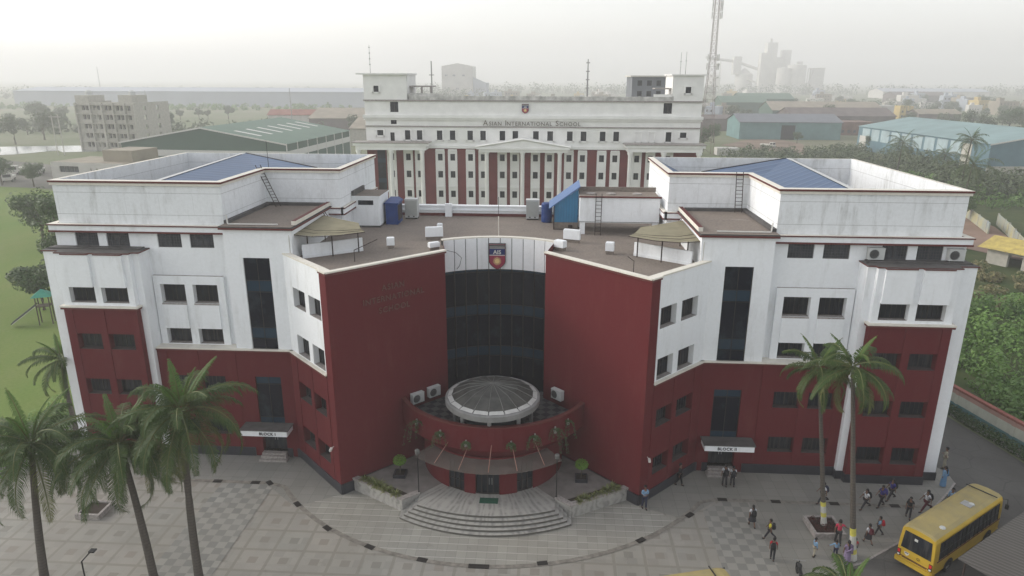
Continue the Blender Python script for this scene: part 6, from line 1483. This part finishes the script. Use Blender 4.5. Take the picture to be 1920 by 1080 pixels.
        for s in (-1,1): m.tube([(s*.1,.16,1.38),(s*.11,.0,1.475),(s*.115,-.13,1.35),(s*.12,-.13,1.15),(s*.14,.02,1.05),(s*.12,.16,1.03)],.017,5)
        m.build('strap',M['black'],b)
        m=MB(); m.box(-.10,.10,.33,.385,1.02,1.2); m.build('front_pocket',CL.get(col) or CL['black'],b)
    return t
def pk(c,l): return (c,l)
Rr_=R
person('man in light blue shirt with folded arms at the foot of the red pier',10.25,-10.3,R(15),1.68,'lightblue','navy',.12,armfold=True)
person('man all in black standing near the plinth left of the Block II steps',13.0,-7.45,R(60),1.68,'black','black',.22)
person('taller student in a white shirt walking up to the Block II door',16.1,-7.3,R(180),1.66,'white','dark',.12,pack=pk('black','black backpack of the taller student at the Block II door'))
person('shorter student in a white shirt walking up to the Block II door',16.65,-7.25,R(180),1.5,'white','dark',.15,pack=pk('dark','dark backpack with a yellow patch of the shorter student at the Block II door'))
person('student half hidden behind the left tall palm trunk, striding left',22.05,-9.0,R(-80),1.55,'white','dark',.45,.4,pack=pk('navy','dark backpack behind the left tall palm trunk'))
person('boy in white shirt and dark trousers striding left, right of the second palm trunk',24.6,-9.5,R(-78),1.5,'white','dark',.45,.4,pack=pk('black','small black backpack of the boy right of the second palm trunk'))
person('person in a purple blue shirt walking left behind the boy in white',25.75,-9.15,R(-75),1.58,'purple','dark',.3,.3,pack=pk('purple','purple blue backpack near the drain grate by the right bay'))
person('student with a big dark backpack nearest the plinth of the right bay, walking left',26.75,-8.35,R(-75),1.6,'purple','dark',.4,.3,pack=pk('black','large black backpack nearest the plinth of the right bay'))
person('child all in dark clothes walking away toward the bus rear',27.0,-10.25,R(-20),1.5,'black','dark',.2,.1,pack=pk('dark','dark backpack of the child in dark clothes left of the bus'))
person('student in a white shirt striding left just beside the bus roof',28.4,-9.55,R(-80),1.6,'white','maroon',.5,.4,pack=pk('black','black backpack of the striding student nearest the bus'))
person('person whose head shows just above the bus roof',30.2,-9.1,R(-60),1.55,'lightblue','dark',.2)
person('person in a pale khaki uniform standing at the outer corner of the right wing',32.5,-4.0,R(-120),1.68,'khaki','khaki',.08,armfold=True,z=.02)
person('woman in a blue sari sweeping at the outer corner plinth of the right wing',31.2,-6.35,R(-140),1.5,'lightblue','sari',0,sari=True,hair='long',z=.03)
person('girl in a white blouse and dark skirt with a backpack crossing the chequered paving',16.75,-11.75,R(-175),1.5,'white','dark',.3,.2,skirt=True,hair='long',pack=pk('black','black backpack of the girl on the chequered paving'))
person('child in a bright yellow top with a big black backpack walking left',17.45,-13.0,R(-110),1.42,'yellow','dark',.4,.3,pack=pk('black','big black backpack of the child in yellow'))
person('child in a red top with a black backpack just below the child in yellow',17.1,-14.85,R(160),1.48,'red','dark',.12,.1,pack=pk('black','black backpack of the child in the red top'))
person('man in a crimson pink shirt walking right of the stone planter, holding out a hand',21.5,-13.1,R(170),1.62,'pink','dark',.25,.1,reach=-1)
person('small boy in a red shirt beside the man in pink',22.0,-14.2,R(170),1.2,'red','navy',.15,reach=1)
person('woman in a lilac sari near the painted palm trunk',21.3,-14.9,R(175),1.5,'lilac','lilac',0,sari=True,hair='long')
person('small child in a light blue shirt beside the woman in the lilac sari',20.85,-14.4,R(180),1.15,'lightblue','navy',.15,reach=1)
person('boy in a light blue shirt standing above the low young palm',19.65,-14.4,R(100),1.25,'lightblue','khaki',.1)
person('child in white shirt and dark skirt walking right of the painted trunk',23.3,-13.0,R(-165),1.35,'white','dark',.35,.2,skirt=True,pack=pk('maroon','dark brown backpack right of the painted palm trunk'))
person('boy in a blue shirt with a red backpack nearest the bus rear',24.3,-12.15,R(-110),1.3,'lightblue','dark',.3,.2,pack=pk('red','red backpack of the boy in blue near the bus rear'))
# motorcycle rider mostly cut by the bottom edge
mc=empty('motorcycle','dark motorcycle at the bottom edge below the low young palm','motorcycle',(18.1,-16.4,0),R(80))
for x in (-.6,.6):
    m=MB(); m.tube([(x+.28*math.cos(a*math.pi/8),0,.3+.28*math.sin(a*math.pi/8)) for a in range(17)],.05,6,0,False); m.tube([(x,-.04,.3),(x,.04,.3)],.06,6); m.build('wheel',TYRE,mc)
m=MB(); m.tube([(-.6,0,.3),(-.2,0,.55),(.25,0,.6),(.55,0,.3)],.07,6); m.tube([(.55,0,.3),(.35,0,.95)],.03,6); m.build('frame',M['black'],mc)
m=MB(); m.tube([(-.65,0,.72),(-.3,0,.7),(.0,0,.7)],.1,7); m.build('seat',M['black'],mc); m=MB(); m.tube([(.0,0,.72),(.2,0,.78),(.35,0,.7)],[.1,.14,.09],8); m.build('fuel_tank',M['black'],mc); m=MB(); m.tube([(.35,-.33,1.0),(.38,0,.97),(.35,.33,1.0)],.02,5); m.build('handlebar',M['steel'],mc)
# ================================================================ HAZE
hz=MB(); hz.box(-3300,3300,-110,5100,-1.1,150); o=hz.build('haze',[]); o['kind']='stuff'
hm=bpy.data.materials.new('pale_haze'); hm.use_nodes=True; hn=hm.node_tree; hn.nodes.remove(hn.nodes['Principled BSDF'])
pv=hn.nodes.new('ShaderNodeVolumePrincipled'); pv.inputs['Color'].default_value=(.915,.91,.915,1); pv.inputs['Density'].default_value=.0008; pv.inputs['Anisotropy'].default_value=.2
hn.links.new(pv.outputs[0],hn.nodes['Material Output'].inputs['Volume']); o.data.materials.append(hm)
